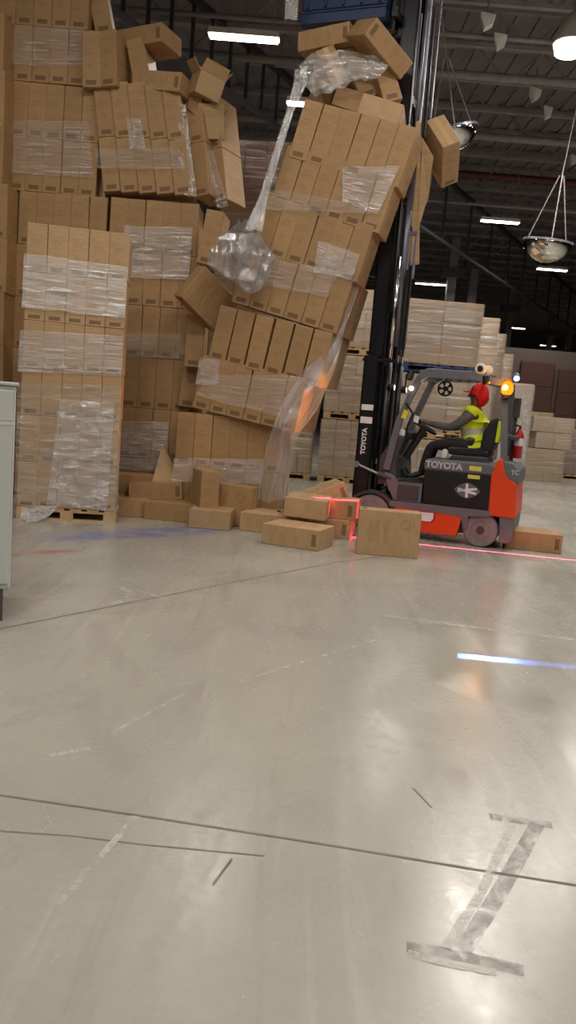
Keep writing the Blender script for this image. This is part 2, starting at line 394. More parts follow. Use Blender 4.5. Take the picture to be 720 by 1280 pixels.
# ------------------------------------------------------------------ ceiling lights
bmL = bmesh.new(); prism(bmL, [(-.6, .0), (.6, .0), (.58, .09), (-.58, .09)], -.12, .12); meH = bpy.data.meshes.new('housing'); bmL.to_mesh(meH); bmL.free(); meH.materials.append(MAT['white'])
bmL = bmesh.new(); box(bmL, -.57, .57, -.09, .09, -.03, 0); meLe = bpy.data.meshes.new('lens'); bmL.to_mesh(meLe); bmL.free(); meLe.materials.append(MAT['lens'])
bmL = bmesh.new()
for s in (-.5, .5): bar(bmL, (s, 0, .08), (s*.8, 0, ZC-7.5-.8), .012, 6)
meCb = bpy.data.meshes.new('cable'); bmL.to_mesh(meCb); bmL.free(); meCb.materials.append(MAT['steel_roof'])
def ceiling_light(p, label, power, light_name='lamp_light', lens_name='lens'):
    o = empty('ceiling_light', p); tag(o, label, 'ceiling light', 'linear high bay lights')
    link('housing', meH, (), o); link(lens_name, meLe, (), o); link('cable', meCb, (), o)
    if power:
        l = bpy.data.lights.new(light_name, 'AREA'); l.shape = 'RECTANGLE'; l.size = 1.14; l.size_y = .18; l.energy = power; l.color = LAMP_COL
        lo = bpy.data.objects.new(light_name, l); C.objects.link(lo); lo.parent = o; lo.location = (0, 0, -.045)
for px, py, lab, pw in ((305, 47, 'long bright ceiling light hanging between the two tall carton stacks', 1), (395, 131, 'ceiling light half hidden by the top of the leaning carton stack', 1),
        (540, 213, 'ceiling light seen below the falling carton beside the mast', 1), (625, 277, 'long ceiling light hanging beyond the falling carton, before the mirror dome', 1),
        (690, 337, 'ceiling light just beyond the hanging mirror dome', 1), (645, 410, 'far ceiling light above the receding row of wrapped loads', .5),
        (685, 432, 'small far ceiling light above the brown dock doors', .5), (697, 440, 'smallest, farthest ceiling light above the brown dock doors', .5),
        (535, 355, 'far ceiling light above the wrapped load on the blue pallet', .5), (553, 356, 'short dim ceiling light beside the one above the wrapped load', 0)):
    ceiling_light(PZ(px, py, 7.5), lab, pw*LAMP_W)
# lamps of the same grid above and behind the photographer and over the stacks
G1 = PZ(600, 1262); G2 = PZ(692, 1100)   # glossy spots on the slab show where these two lamps hang
for k, (x, y) in enumerate(((G1.x*5.97, G1.y*5.97), (G2.x*5.97, G2.y*5.97), (-2.4, 5.6), (1.2, 6.2), (5.8, 6.6), (-6.5, 2.0), (-1.8, 1.0), (2.8, .4), (7.4, 1.0), (-4.2, -5), (1.0, -5.5), (6.2, -5), (9.0, 13.5), (12.0, 8.0), (8.5, 20.5), (13.5, 24.0), (14.5, 16.5))):
    ceiling_light((x, y, 7.5), 'linear ceiling light of the row above the open floor', LAMP_W, 'ceiling_lamp_%d_offscreen' % (k+1), 'lens_offscreen')
# round high bay (the very bright one)
p = PZ(713, 56, 7.8)
hb = empty('high_bay_lamp', p); tag(hb, 'very bright round high bay lamp under the roof joists', 'ceiling light')
bm = bmesh.new(); lathe(bm, [(.06, .5), (.14, .3), (.3, .02), (.27, 0)], 'z', 24); fin('reflector', bm, MAT['white'], hb, True)
bm = bmesh.new(); lathe(bm, [(.265, -.02), (.24, -.14), (.05, -.22)], 'z', 24); fin('lens', bm, MAT['hotlens'], hb, True)
bm = bmesh.new(); bar(bm, (0, 0, .5), (0, 0, ZC-.85-p.z), .015); fin('cable', bm, MAT['steel_roof'], hb)
l = bpy.data.lights.new('lamp_light', 'SPOT'); l.energy = LAMP_W*4; l.color = LAMP_COL; l.spot_size = R_(140); l.shadow_soft_size = .15
lo = bpy.data.objects.new('lamp_light', l); C.objects.link(lo); lo.parent = hb; lo.location = (0, 0, -.3)
# little white units below the joists
for px, py, sc, lab in ((608, 31, 1.1, 'small white heater unit under the roof nearest the bright round lamp'), (624, 56, 1.0, 'small white heater unit second in the roof row'),
                    (668, 122, .95, 'small white heater unit third in the roof row'), (684, 144, .85, 'small white heater unit fourth in the roof row'), (716, 203, .8, 'small white heater unit above the hanging mirror dome')):
    sc *= .62; p = PZ(px, py, 8.6); o = empty('ceiling_heater', p, random.uniform(-.3, .3)); tag(o, lab, 'heater', 'small white ceiling units')
    bm = bmesh.new(); prism(bm, [(-.2*sc, .2), (.22*sc, .15), (.16*sc, -.02), (-.04, -.1), (-.12*sc, .08)], -.09, .09, .02); fin('casing', bm, MAT['white'], o)
    bm = bmesh.new(); bar(bm, (0, 0, .2), (0, 0, .62), .02); fin('hanger', bm, MAT['steel_roof'], o)

# mirror domes
def dome(px, py, D, w, tilt, label, full=.5):
    p = CAM + ray(px, py)*D
    o = empty('mirror_dome', p); o.rotation_euler = tilt; tag(o, label, 'mirror', 'hanging dome mirrors')
    r = w/2; n = 9
    bm = bmesh.new(); prof = [(r*math.cos(a*math.pi/2/n), -r*.86*math.sin(a*math.pi/2/n)) for a in range(n)]+[(1e-5, -r*.86)]
    lathe(bm, [(r*.98, .01)]+prof, 'z', 32); fin('dome', bm, MAT['mirror'], o, True)
    bm = bmesh.new(); lathe(bm, [(r*1.02, .02), (r*1.03, -.02), (r*.99, -.02)], 'z', 32); fin('rim', bm, MAT['steel'], o)
    bm = bmesh.new(); n_ = Vector((0, 0, ZC-.85-p.z)); inv = Matrix.Rotation(0, 3, 'X')
    for a in range(3):
        q = Vector((r*.95*math.cos(a*2.09+.4), r*.95*math.sin(a*2.09+.4), 0)); bar(bm, q, q*.1+Vector((0, 0, r*2.6)), .012, 5)
    bar(bm, (0, 0, r*2.55), (0, 0, (ZC-.8-p.z)), .012, 5)
    fin('chain', bm, MAT['steel_roof'], o)
dome(685, 302, 16, .96, (R_(6), R_(4), 0), 'silver half dome mirror hanging below the roof in the open aisle')
dome(566, 160, 15, .92, (R_(10), R_(-14), 0), 'silver dome mirror hanging behind the falling carton')

# ------------------------------------------------------------------ cartons
def carton_mesh(name, w, d, h, mat):
    bm = bmesh.new(); box(bm, -w/2, w/2, -d/2, d/2, 0, h, .006)
    me = bpy.data.meshes.new(name); bm.to_mesh(me); bm.free(); me.materials.append(mat); return me
def tape_mesh(w, d, h):
    bm = bmesh.new(); hw = .03; box(bm, -hw, hw, -d/2+.004, d/2-.004, h-.001, h+.0015)
    me = bpy.data.meshes.new('tape'); bm.to_mesh(me); bm.free(); me.materials.append(MAT['tape']); return me
KB = (.222, .48, .648); KS = (.213, .48, .508)
ME_B = carton_mesh('carton', *KB, MAT['card']); ME_P = carton_mesh('carton', *KB, MAT['card_pale']); ME_S = carton_mesh('carton', *KS, MAT['card_pale'])
TP_B = tape_mesh(*KB); TP_S = tape_mesh(*KS)
ORD = ['first', 'second', 'third', 'fourth', 'fifth', 'sixth', 'seventh', 'eighth', 'ninth', 'tenth']
NCARTON = 0
def carton(mat4, label, group, me=ME_B, tape=True):
    global NCARTON; NCARTON += 1
    o = link('carton', me); o.matrix_world = mat4; tag(o, label, 'carton', group)
    if tape: link('tape', TP_S if me is ME_S else TP_B, (), o)
    return o
def frame(o, yaw=0, tilt=0, pitch=0):
    return Matrix.Translation(o) @ Matrix.Rotation(R_(yaw), 4, 'Z') @ Matrix.Rotation(R_(tilt), 4, 'Y') @ Matrix.Rotation(R_(pitch), 4, 'X')
def row(M, cols, dims, lab, group, me=ME_B, jit=.006, ang=.6, gap=.002, skip=(), tape=False, rev=True, depthrows=1):
    w, d, h = dims
    for i in range(cols):
        if i in skip: continue
        for k in range(depthrows if i == cols-1 else 1):
            L = Matrix.Translation(((i+.5)*(w+gap)+random.uniform(-.002, .002), d/2+k*(d+.01)+random.uniform(-jit, jit), 0)) @ Matrix.Rotation(R_(random.uniform(-ang, ang)), 4, 'Y')
            n = ORD[cols-1-i if rev else i]
            carton(M @ L, lab.format(n)+(', rear one' if k else ''), group, me, tape)

# --- upright wrapped stack by the cabinet
FLo = PZ(20, 648); FL_YAW = 9
def wooden_pallet(o, yaw, wd, dp, label, mat=None, h=.14, group='pallets'):
    m = mat or MAT['wood']; r = empty('pallet', o, R_(yaw)); tag(r, label, 'pallet', group)
    n = 6; bw = wd/n*.72
    bt = bmesh.new(); box(bt, 0, dp, -.0, .1, 0, .022)
    for i in range(n):
        bm = bmesh.new(); x = i*(wd-bw)/(n-1); box(bm, x, x+bw, 0, dp, h-.022, h); fin('deck_board', bm, m, r)
    for i in range(3):
        y = i*(dp-.09)/2
        bm = bmesh.new(); box(bm, 0, wd, y, y+.09, h-.044, h-.022); fin('stringer_board', bm, m, r)
        for x in (0, wd/2-.07, wd-.14):
            bm = bmesh.new(); box(bm, x, x+.14, y, y+.09, .02, h-.044); fin('block', bm, m, r)
        bm = bmesh.new(); box(bm, 0, wd, y, y+.09, 0, .02); fin('base_board', bm, m, r)
    bt.free(); return r
wooden_pallet(FLo, FL_YAW, 1.09, .98, 'wooden pallet on the floor under the upright wrapped stack beside the cabinet')
for j in range(6):
    off = (.0, .004, .008, .012, .012, .018)[j]
    M = frame(FLo+Vector((off, 0, .14+j*.51)), FL_YAW, .4 if j > 3 else 0)
    row(M, 5, KS, 'pale brown printed carton, {0} from the tall stack, %s layer of upright wrapped stack' % ORD[j], 'cartons of the upright wrapped stack', ME_S, .006, .4)
    row(M @ Matrix.Translation((0, .49, 0)), 1, KS, 'pale brown carton in rear rank, %s layer of upright wrapped stack {0}' % ORD[j], 'cartons of the upright wrapped stack', ME_S, .003, .2) if False else None
FLM = frame(FLo+Vector((0, 0, .14)), FL_YAW)

# --- tall stack behind it (five wide, ten high)
YB = 10.5
w, d, h = KB; H2 = .65
def bx_(px, py): return PY(px, py, YB).x
b1r = bx_(112, 250)
for j in range(10):
    lean = (0, 0, 0, 0, 0, 0, .8, .8, 0, 0)[j]
    x0 = {0: b1r-1.12, 1: b1r-1.12, 2: b1r-1.12, 3: b1r-1.1}.get(j, 0)
    if j < 4: xo = b1r-1.14
    elif j < 6: xo = bx_(132, 300)-1.125
    elif j < 8: xo = bx_(120, 236)-1.125
    else: xo = bx_(107, 104)-1.125
    M = frame((xo+(j % 2)*.004, YB-.0, j*H2), 0, lean)
    row(M, 5, KB, 'brown carton, {0} from the leaning stack, %s layer of tallest stack behind wrapped stack' % ORD[j], 'cartons of the tallest stack')
# a further column at its far side
for j in range(9):
    M = frame((bx_(20, 400)-.24-.012*(j % 2) if j < 6 else bx_(18, 230)-.25-.03*(j > 7), YB-.35, j*.647), 0, 0)
    row(M, 1, KB, 'brown carton, %s up in the lone column above the pale cabinet' % ORD[j], 'cartons of the lone column above the cabinet', rev=True)

# --- middle stack: six layers upright, two slumped layers on top
x2 = bx_(134, 270)
for j in range(6):
    xo = x2+(.0, .012, .02, .03, .015, .0)[j]
    if j < 4: xo += .0
    M = frame((xo+.04, YB-.03-.02*(j < 2), j*H2), 0, 0)
    row(M, 5, KB, 'brown carton, {0} from the leaning stack, %s layer of middle stack below slumped cartons' % ORD[j], 'cartons of the middle stack')
for j in range(2):
    for i in range(5):
        t = -8.5-1.2*i*.5
        base = Vector((bx_(131, 244)+i*(w+.006), YB-.06-.02*i, 6*H2+.012))
        M = frame(base, 0, t) @ Matrix.Translation((w/2, d/2, j*(h+.004)+abs(math.sin(R_(t)))*w))
        carton(M, 'brown carton slumped sideways on the middle stack, %s column, %s layer' % (ORD[i], ['lower', 'upper'][j]), 'slumped cartons on the middle stack', tape=True)
for i, (px, py, yaw, tl) in enumerate(((245, 250, -20, -10), (268, 257, -26, -11))):
    for j in range(2):
        base = PY(px, py, YB+.02+.14*i); M = frame(base+Vector((-.03, 0, .03)), yaw, tl) @ Matrix.Translation((w/2, d/2, j*(h+.004)))
        carton(M, 'brown carton toppling off the side of the middle stack, %s, %s layer' % (['inner', 'outer'][i], ['lower', 'upper'][j]), 'slumped cartons on the middle stack')

# --- base under the leaning stack, and the leaning stack
JY = 9.95; Jo = PY(214, 584, JY)
for j in range(2):
    M = frame((Jo.x+(.0, .01)[j]+.03, JY, j*H2), -6, 0)
    row(M, 6, KB, 'brown carton, {0} from the forklift, %s layer of upright base under leaning stack' % ['floor', 'upper'][j], 'cartons under the leaning stack', depthrows=2)
K_YAW = -16; KY = JY
KM = []
anch = [(240, 509, 8.5), (259, 447, 10.5), (289, 377, 13.5), (313, 312, 14.5), (338, 252, 14.5), (360, 196, 14.5)]
Kpl_o = PY(240, 509, KY); Kn = Matrix.Rotation(R_(K_YAW), 3, 'Z') @ Vector((0, -1, 0))
def on_k(px, py, off=0.0, o=None, n=None):
    o = o or Kpl_o; n = n or Kn; d = ray(px, py); t = ((o+n*off-CAM).dot(n))/d.dot(n); return CAM+d*t
for j, (px, py, tl) in enumerate(anch):
    M = frame(on_k(px, py), K_YAW, tl); KM.append(M)
    gp = .022 if j == 1 else (.004 if j != 5 else .004)
    row(M, 6, KB, 'brown carton, {0} from the mast, %s layer up of the leaning stack' % ORD[j], 'cartons of the leaning stack', depthrows=2 if j < 3 else 1, gap=gp, ang=.9)

# --- loose cartons: PERM maps carton axes to world; size after turning given for floor contact
PERM = {'stand': Matrix(((1,0,0),(0,1,0),(0,0,1))), 'side': Matrix(((0,0,1),(1,0,0),(0,1,0))), 'flat': Matrix(((0,0,-1),(0,1,0),(1,0,0))),
        'flatd': Matrix(((0,1,0),(0,0,1),(1,0,0))), 'lay': Matrix(((0,0,1),(0,1,0),(-1,0,0))), 'standd': Matrix(((0,-1,0),(1,0,0),(0,0,1))), 'end': Matrix(((1,0,0),(0,0,-1),(0,1,0)))}
def loose(px, py, Y, perm, rot, label, group, me=ME_B, floor_=False, tape=True):
    """centre of the carton at pixel px,py and depth Y; floor_ drops it to the floor"""
    Rm = (Matrix.Rotation(R_(rot[2]), 3, 'Z') @ Matrix.Rotation(R_(rot[1]), 3, 'Y') @ Matrix.Rotation(R_(rot[0]), 3, 'X')) @ PERM[perm]
    corners = [Rm @ Vector((sx*w/2, sy*d/2, sz*h/2)) for sx in (-1, 1) for sy in (-1, 1) for sz in (-1, 1)]
    c = PY(px, py, Y)
    if floor_: c.z = -min(v.z for v in corners)
    M = Matrix.Translation(c) @ Rm.to_4x4() @ Matrix.Translation((0, 0, -h/2))
    return carton(M, label, group, me, tape)
G = 'cartons fallen on the floor'
def on_floor(px, py, perm, yaw, label, me=ME_P, base=None, tilt=(0, 0)):
    p = PZ(px, py)    # pixel of the foot of its near side
    rot = (tilt[0], tilt[1], yaw)
    Rm = (Matrix.Rotation(R_(yaw), 3, 'Z')) @ PERM[perm]
    corners = [Rm @ Vector((sx*w/2, sy*d/2, sz*h/2)) for sx in (-1, 1) for sy in (-1, 1) for sz in (-1, 1)]
    dy = -min(v.y for v in corners)*(.9 if abs(yaw) > 8 else 1)
    q = p+Vector((0, dy, .2)); v = q-CAM
    rel = v.dot(fw); px2 = 360+FPX*v.dot(RT)/rel; py2 = 640-FPX*v.dot(UP)/rel
    return loose(px2, py2, q.y, perm, rot, label, G, me, True)
on_floor(484, 696, 'side', -3, 'tan carton standing on its edge on the floor before the front wheel')
on_floor(672, 690, 'flat', -12, 'long tan carton lying on the floor behind the rear wheel', ME_B)
on_floor(372, 687, 'flat', -22, 'tan carton lying askew on the floor, foremost of the fallen heap')
on_floor(338, 668, 'flat', -14, 'tan carton lying behind the foremost fallen carton')
on_floor(263, 662, 'flatd', -4, 'short tan carton lying end-on before the middle stack on the blue paint')
on_floor(214, 652, 'flat', -5, 'brown carton lying at the foot of the middle stack, next to the short one', ME_B)
on_floor(165, 647, 'flat', 12, 'brown carton lying at the foot of the middle stack, next to the wrapped stack', ME_B)
lower = on_floor(407, 672, 'flat', -14, 'tan carton lying on the floor with its end in the red laser light')
carton(Matrix.Translation((.05, .0, .2235)) @ lower.matrix_world, 'tan carton lying on another, both ends lit red by the laser', G, ME_B)
on_floor(330, 648, 'flatd', 20, 'brown carton lying flat under the hanging film', ME_B)
loose(386, 632, 9.2, 'flatd', (0, 2, -8), 'short tan carton lying on top of the fallen heap', G, ME_P)
loose(398, 622, 9.75, 'flat', (0, -24, 10), 'tilted tan carton at the back of the fallen heap', G, ME_P)
loose(380, 648, 9.5, 'flat', (0, 0, 12), 'brown carton at the bottom of the fallen heap', G, ME_B, True)
loose(256, 617, 9.55, 'stand', (0, 0, 20), 'brown carton standing behind the short tan carton', G, ME_B, True)
loose(287, 616, 9.62, 'side', (0, 3, -14), 'brown carton on its edge at the foot of the leaning stack', G, ME_B, True)
loose(196, 612, 10.0, 'flat', (0, -6, 6), 'brown carton lying on the foot of the middle stack under torn card', G, ME_B)
loose(172, 612, 10.1, 'side', (0, 0, 5), 'brown carton on its edge next to the wrapped stack', G, ME_B, True)
# wedged between middle and leaning stacks
G2 = 'cartons wedged between the stacks'
loose(267, 302, 10.35, 'stand', (0, 8, -4), 'brown carton leaning upright between the middle stack and torn film', G2)
loose(259, 374, 10.15, 'side', (10, 34, 38), 'brown carton tipped corner-down between the two stacks under the film ball', G2)
loose(246, 428, 10.45, 'stand', (0, 0, 0), 'brown carton standing in the dark gap below the tipped one', G2)
loose(240, 478, 10.62, 'stand', (0, 4, 0), 'lowest brown carton in the dark gap between the stacks', G2)
loose(243, 540, 10.85, 'stand', (0, 2, 0), 'brown carton deep in the gap at the foot of the stacks', G2)
# heap on top of the leaning stack
G3 = 'cartons heaped on the leaning stack'
loose(414, 57, 10.12, 'flat', (0, -4, -25), 'brown carton lying topmost on the leaning stack under the film', G3)
loose(474, 62, 9.70, 'lay', (20, 28, 35), 'dark brown carton tipped against the mast above the film', G3)
loose(413, 103, 10.12, 'end', (-12, -28, 8), 'brown carton under the draped film, farthest from the mast', G3)
loose(448, 106, 10.07, 'stand', (-14, -24, 6), 'brown carton tilted below the film, middle of three', G3)
loose(476, 106, 9.92, 'stand', (-10, -20, 10), 'brown carton tilted below the film, next to the mast', G3)
loose(478, 149, 9.77, 'flatd', (0, 15, -10), 'pale brown carton lying slanted on the top layer beside the mast', G3, ME_P)
loose(444, 139, 10.02, 'flatd', (0, 15, -6), 'brown carton lying slanted on the top layer', G3)
loose(418, 134, 10.37, 'side', (0, 15, 0), 'brown carton on its edge behind the top layer', G3)
# heap on top of the middle stack
G4 = 'cartons heaped on the middle stack'
loose(187, 55, 10.75, 'flat', (0, -3, -22), 'brown carton lying across the top of the middle heap', G4)
loose(120, 84, 10.62, 'stand', (0, -3, 0), 'brown carton standing on the middle stack against the tallest stack', G4)
loose(146, 83, 10.6, 'stand', (0, -4, -14), 'brown carton standing turned beside the one by the tallest stack', G4)
loose(181, 92, 10.75, 'stand', (0, -14, -6), 'brown carton standing under the one lying across', G4)
loose(160, 98, 10.85, 'side', (0, -4, 0), 'brown carton on its edge at the back of the middle heap', G4)
loose(128, 18, 10.9, 'stand', (0, -14, 4), 'brown carton leaning on the tallest stack at the roof', G4)
loose(206, 110, 10.6, 'flat', (0, 5, -16), 'brown carton lying with its end open on the slumped cartons', G4)
# falling carton by the mast
loose(553, 190, 10.3, 'stand', (58, -26, 4), 'pale carton falling through the air beside the mast', 'falling cartons', ME_P)
loose(517, 222, 10.6, 'stand', (0, 6, 30), 'brown carton falling behind the mast', 'falling cartons', ME_B)

# open carton (flaps up)
def open_carton(c, rot, label):
    o = empty('open_carton', c); o.rotation_euler = [R_(a) for a in rot]; tag(o, label, 'carton', 'torn open cartons')
    a, b, hh, t = .17, .15, .26, .006
    bm = bmesh.new(); box(bm, -a, a, -b, -b+t, 0, hh); box(bm, -a, a, b-t, b, 0, hh); box(bm, -a, -a+t, -b, b, 0, hh); box(bm, a-t, a, -b, b, 0, hh); box(bm, -a, a, -b, b, 0, t)
    fin('body', bm, MAT['card_far'], o)
    for s in (-1, 1):
        for ax in 'xy':
            bm = bmesh.new(); L = .15; ang = R_(random.uniform(15, 50)); dx = math.sin(ang)*L; dz = math.cos(ang)*L
            pts = ([(-a, s*b, hh), (a, s*b, hh), (a*.95, s*(b+dx), hh+dz), (-a*.95, s*(b+dx), hh+dz)] if ax == 'y' else [(s*a, -b, hh), (s*a, b, hh), (s*(a+dx), b*.95, hh+dz), (s*(a+dx), -b*.95, hh+dz)])
            vs = [bm.verts.new(p) for p in pts]; f = bm.faces.new(vs)
            r = bmesh.ops.extrude_face_region(bm, geom=[f]); n = f.normal if f.normal.length else Vector((0, 0, 1)); bm.normal_update()
            bmesh.ops.translate(bm, verts=[v for v in r['geom'] if isinstance(v, bmesh.types.BMVert)], vec=f.normal*t)
            fin('flap', bm, MAT['card_far'], o)
open_carton(PY(253, 124, 10.55), (8, 12, 30), 'torn open carton with flaps up on the slumped cartons')
open_carton(PY(262, 178, 10.75), (0, -8, 20), 'torn open carton dangling beside the slumped cartons')

# torn sheets of card at the foot of the stacks
def card_sheet(name, pts, label, t=.006, mat='card_far'):
    bm = bmesh.new(); vs = [bm.verts.new(p) for p in pts]; f = bm.faces.new(vs); bm.normal_update()
    r = bmesh.ops.extrude_face_region(bm, geom=[f]); bmesh.ops.translate(bm, verts=[v for v in r['geom'] if isinstance(v, bmesh.types.BMVert)], vec=f.normal*t)
    o = fin(name, bm, MAT[mat]); tag(o, label, 'cardboard'); return o
card_sheet('card_sheet', [PY(190, 602, 9.9), PY(228, 604, 9.9), PY(212, 572, 10.2), PY(203, 556, 10.3)], 'torn triangular sheet of card standing against the middle stack')
card_sheet('card_sheet', [PY(378, 640, 9.55), PY(414, 612, 9.7), PY(416, 618, 9.7), PY(384, 646, 9.55)], 'narrow torn strip of card on the fallen heap')
card_sheet('card_sheet', [PY(520, 152, 9.9), PY(526, 150, 9.9), PY(524, 330, 10.2), PY(512, 332, 10.2)], 'long torn strip of card hanging beside the mast')
card_sheet('card_sheet', [PY(528, 172, 9.95), PY(542, 196, 9.95), PY(534, 250, 10.05), PY(522, 290, 10.1)], 'torn flap of card hanging by the falling carton')

# ------------------------------------------------------------------ stretch film
def film_quad(corners, nu, nv, mat, label, wr=.02, bulge=0.0, cat='plastic film', group='stretch film'):
    """corners: top-left, top-right, bottom-right, bottom-left world points, or rows of points"""
    bm = bmesh.new(); uvl = bm.loops.layers.uv.new('UVMap'); sd = random.uniform(0, 50)
    def P(u, v):
        rows = corners
        if len(rows) == 4 and not isinstance(rows[0], (list, tuple)): rows = [[rows[0], rows[1]], [rows[3], rows[2]]]
        k = v*(len(rows)-1); a = min(int(k), len(rows)-2); f = k-a
        def R(r):
            q = u*(len(r)-1); b = min(int(q), len(r)-2); return r[b].lerp(r[b+1], q-b)
        return R(rows[a]).lerp(R(rows[a+1]), f)
    g = []
    for j in range(nv+1):
        line = []
        for i in range(nu+1):
            u, v = i/nu, j/nv; p = P(u, v); vw = (CAM-p).normalized()
            o = noise.noise(Vector((u*3+sd, v*14, sd)))*wr + noise.noise(Vector((u*11, v*30+sd, 3)))*wr*.5
            p2 = p+vw*(o+abs(wr)*.9+bulge*math.sin(math.pi*u)*math.sin(math.pi*v))
            edge = noise.noise(Vector((u*6+sd, 1.7*j, 9)))
            if j == 0 or j == nv: p2 = p2+Vector((0, 0, edge*wr*1.2))
            line.append(bm.verts.new(p2))
        g.append(line)
    for j in range(nv):
        for i in range(nu):
            f = bm.faces.new((g[j][i], g[j][i+1], g[j+1][i+1], g[j+1][i]))
            for lp, (a, b) in zip(f.loops, ((i, j), (i+1, j), (i+1, j+1), (i, j+1))): lp[uvl].uv = (a/nu, b/nv)
    o = fin('stretch_film', bm, MAT[mat], None, True); tag(o, label, cat, group); return o
FLn = Matrix.Rotation(R_(FL_YAW), 3, 'Z') @ Vector((0, -1, 0))
def on_fl(px, py, off=.012): return on_k(px, py, off, FLo, FLn)
def fq(pts, onf, **kw): return [onf(*p) for p in pts]
film_quad(fq([(30, 316), (160, 334), (156, 398), (27, 384)], on_fl), 26, 14, 'film_bright', 'crinkled shiny film round the top layers of the upright wrapped stack', .012)
film_quad(fq([(25, 412), (154, 420), (152, 470), (22, 464)], on_fl), 26, 12, 'film', 'shiny film round the third layer of the upright wrapped stack', .01)
film_quad(fq([(22, 478), (152, 482), (147, 640), (18, 628)], on_fl), 26, 30, 'film_soft', 'thin film round the lower layers of the upright wrapped stack', .012)
film_quad(fq([(75, 500), (143, 504), (134, 638), (58, 632)], on_fl), 20, 24, 'film_bright', 'loose crumpled film hanging down the upright wrapped stack', .02)
pb = lambda px, py: PY(px, py, YB-.02)
film_quad(fq([(6, 30), (106, 34), (106, 84), (6, 80)], pb), 20, 8, 'film_soft', 'thin film round the highest layers of the tallest stack', .01)
film_quad(fq([(8, 150), (112, 152), (117, 222), (8, 216)], pb), 24, 10, 'film_soft', 'thin creased film round the upper layers of the tallest stack', .01)
pd = lambda px, py: PY(px, py, YB-.14)
film_quad(fq([(118, 186), (222, 184), (234, 212), (122, 210)], pd), 22, 7, 'film_soft', 'narrow film band round the slumped cartons', .01)
film_quad(fq([(158, 148), (176, 148), (182, 186), (162, 186)], pd), 5, 8, 'film', 'strip of shiny film on the slumped cartons', .008)
film_quad(fq([(213, 128), (232, 130), (246, 246), (230, 244)], lambda px, py: PY(px, py, YB-.13)), 5, 20, 'film', 'shiny film on the edge of the slumped cartons', .01)
film_quad(fq([(254, 190), (266, 188), (286, 258), (272, 260)], lambda px, py: PY(px, py, YB+.02)), 4, 12, 'film_soft', 'torn film on the toppling cartons', .01)
pe = lambda px, py: PY(px, py, YB-.07)
film_quad(fq([(155, 282), (241, 284), (236, 350), (152, 346)], pe), 20, 12, 'film', 'wide shiny film round the upper layers of the middle stack', .012)
film_quad(fq([(152, 415), (234, 418), (230, 448), (150, 446)], pe), 20, 7, 'film_soft', 'film band round the centre of the middle stack', .012)
film_quad(fq([(148, 525), (212, 528), (208, 590), (146, 586)], pe), 18, 12, 'film', 'film round the lower layers of the middle stack', .012)
kf = lambda px, py: on_k(px, py, .03)
film_quad(fq([(428, 208), (500, 208), (472, 268), (428, 250)], kf), 14, 12, 'film', 'shiny wrinkled film on the upper corner of the leaning stack', .015)
film_quad(fq([(345, 236), (430, 252), (472, 268), (330, 262)], kf), 18, 6, 'film_soft', 'thin film band across the leaning stack', .01)
film_quad(fq([(300, 318), (425, 338), (410, 372), (290, 348)], kf), 20, 8, 'film_soft', 'thin film band round the middle of the leaning stack', .01)
film_quad(fq([(398, 300), (450, 318), (440, 350), (392, 340)], kf), 12, 6, 'film', 'short shiny film patch on the edge of the leaning stack', .015)
film_quad(fq([(250, 446), (275, 450), (272, 482), (244, 480)], kf), 6, 6, 'film', 'small shiny film patch on the lowest tilted layer', .01)
film_quad(fq([(262, 468), (380, 470), (352, 522), (244, 494)], kf), 16, 8, 'film_soft', 'thin film round the lowest tilted layers', .01)
jf = lambda px, py: PY(px, py, JY-.12)
film_quad(fq([(218, 572), (330, 574), (328, 606), (214, 602)], jf), 18, 8, 'film', 'film round the base cartons under the leaning stack', .012)
# torn side film hanging from the leaning stack to the floor, glowing in the amber light
sf = lambda px, py, Y: PY(px, py, Y)
film_quad([[sf(452, 300, 9.73), sf(464, 306, 9.68), sf(474, 296, 9.73)], [sf(426, 360, 9.68), sf(444, 366, 9.63), sf(452, 352, 9.68)], [sf(406, 410, 9.63), sf(424, 416, 9.58), sf(432, 408, 9.63)],
           [sf(380, 462, 9.58), sf(402, 462, 9.50), sf(420, 458, 9.58)], [sf(352, 506, 9.53), sf(374, 508, 9.43), sf(398, 510, 9.53)], [sf(338, 542, 9.50), sf(354, 540, 9.38), sf(372, 545, 9.48)],
           [sf(328, 580, 9.48), sf(344, 584, 9.34), sf(364, 584, 9.43)], [sf(322, 624, 9.43), sf(336, 628, 9.30), sf(356, 624, 9.38)]], 10, 50, 'film_hang', 'torn film hanging from the leaning stack to the floor', .03)
# film sheet over the heap on top
film_quad([[sf(388, 68, 9.8), sf(425, 62, 9.75), sf(462, 68, 9.66), sf(486, 78, 9.6)], [sf(374, 82, 9.78), sf(412, 80, 9.68), sf(455, 80, 9.6), sf(484, 86, 9.58)], [sf(378, 102, 9.72), sf(416, 96, 9.62), sf(448, 92, 9.56), sf(474, 96, 9.54)], [sf(394, 122, 9.7), sf(420, 108, 9.58), sf(444, 100, 9.54), sf(464, 100, 9.52)]],
          28, 18, 'film_drape', 'crumpled white film draped over the heap on the leaning stack', .06)
film_quad([[sf(368, 88, 9.68), sf(384, 82, 9.63)], [sf(368, 100, 9.66), sf(384, 104, 9.58)], [sf(358, 138, 9.63), sf(367, 140, 9.58)], [sf(340, 196, 9.58), sf(348, 200, 9.53)], [sf(324, 246, 9.58), sf(334, 250, 9.53)], [sf(306, 285, 9.53), sf(328, 290, 9.48)]],
          5, 40, 'film_thick', 'long twisted streamer of film hanging from the top heap', .03)
film_quad([[sf(372, 188, 10.88), sf(378, 200, 10.78)], [sf(358, 232, 10.78), sf(368, 240, 10.68)], [sf(336, 262, 10.38), sf(346, 268, 10.28)], [sf(322, 286, 9.98), sf(330, 290, 9.88)]], 4, 20, 'film_thick', 'thin loop of film between the wrapped load and the streamer', .02)
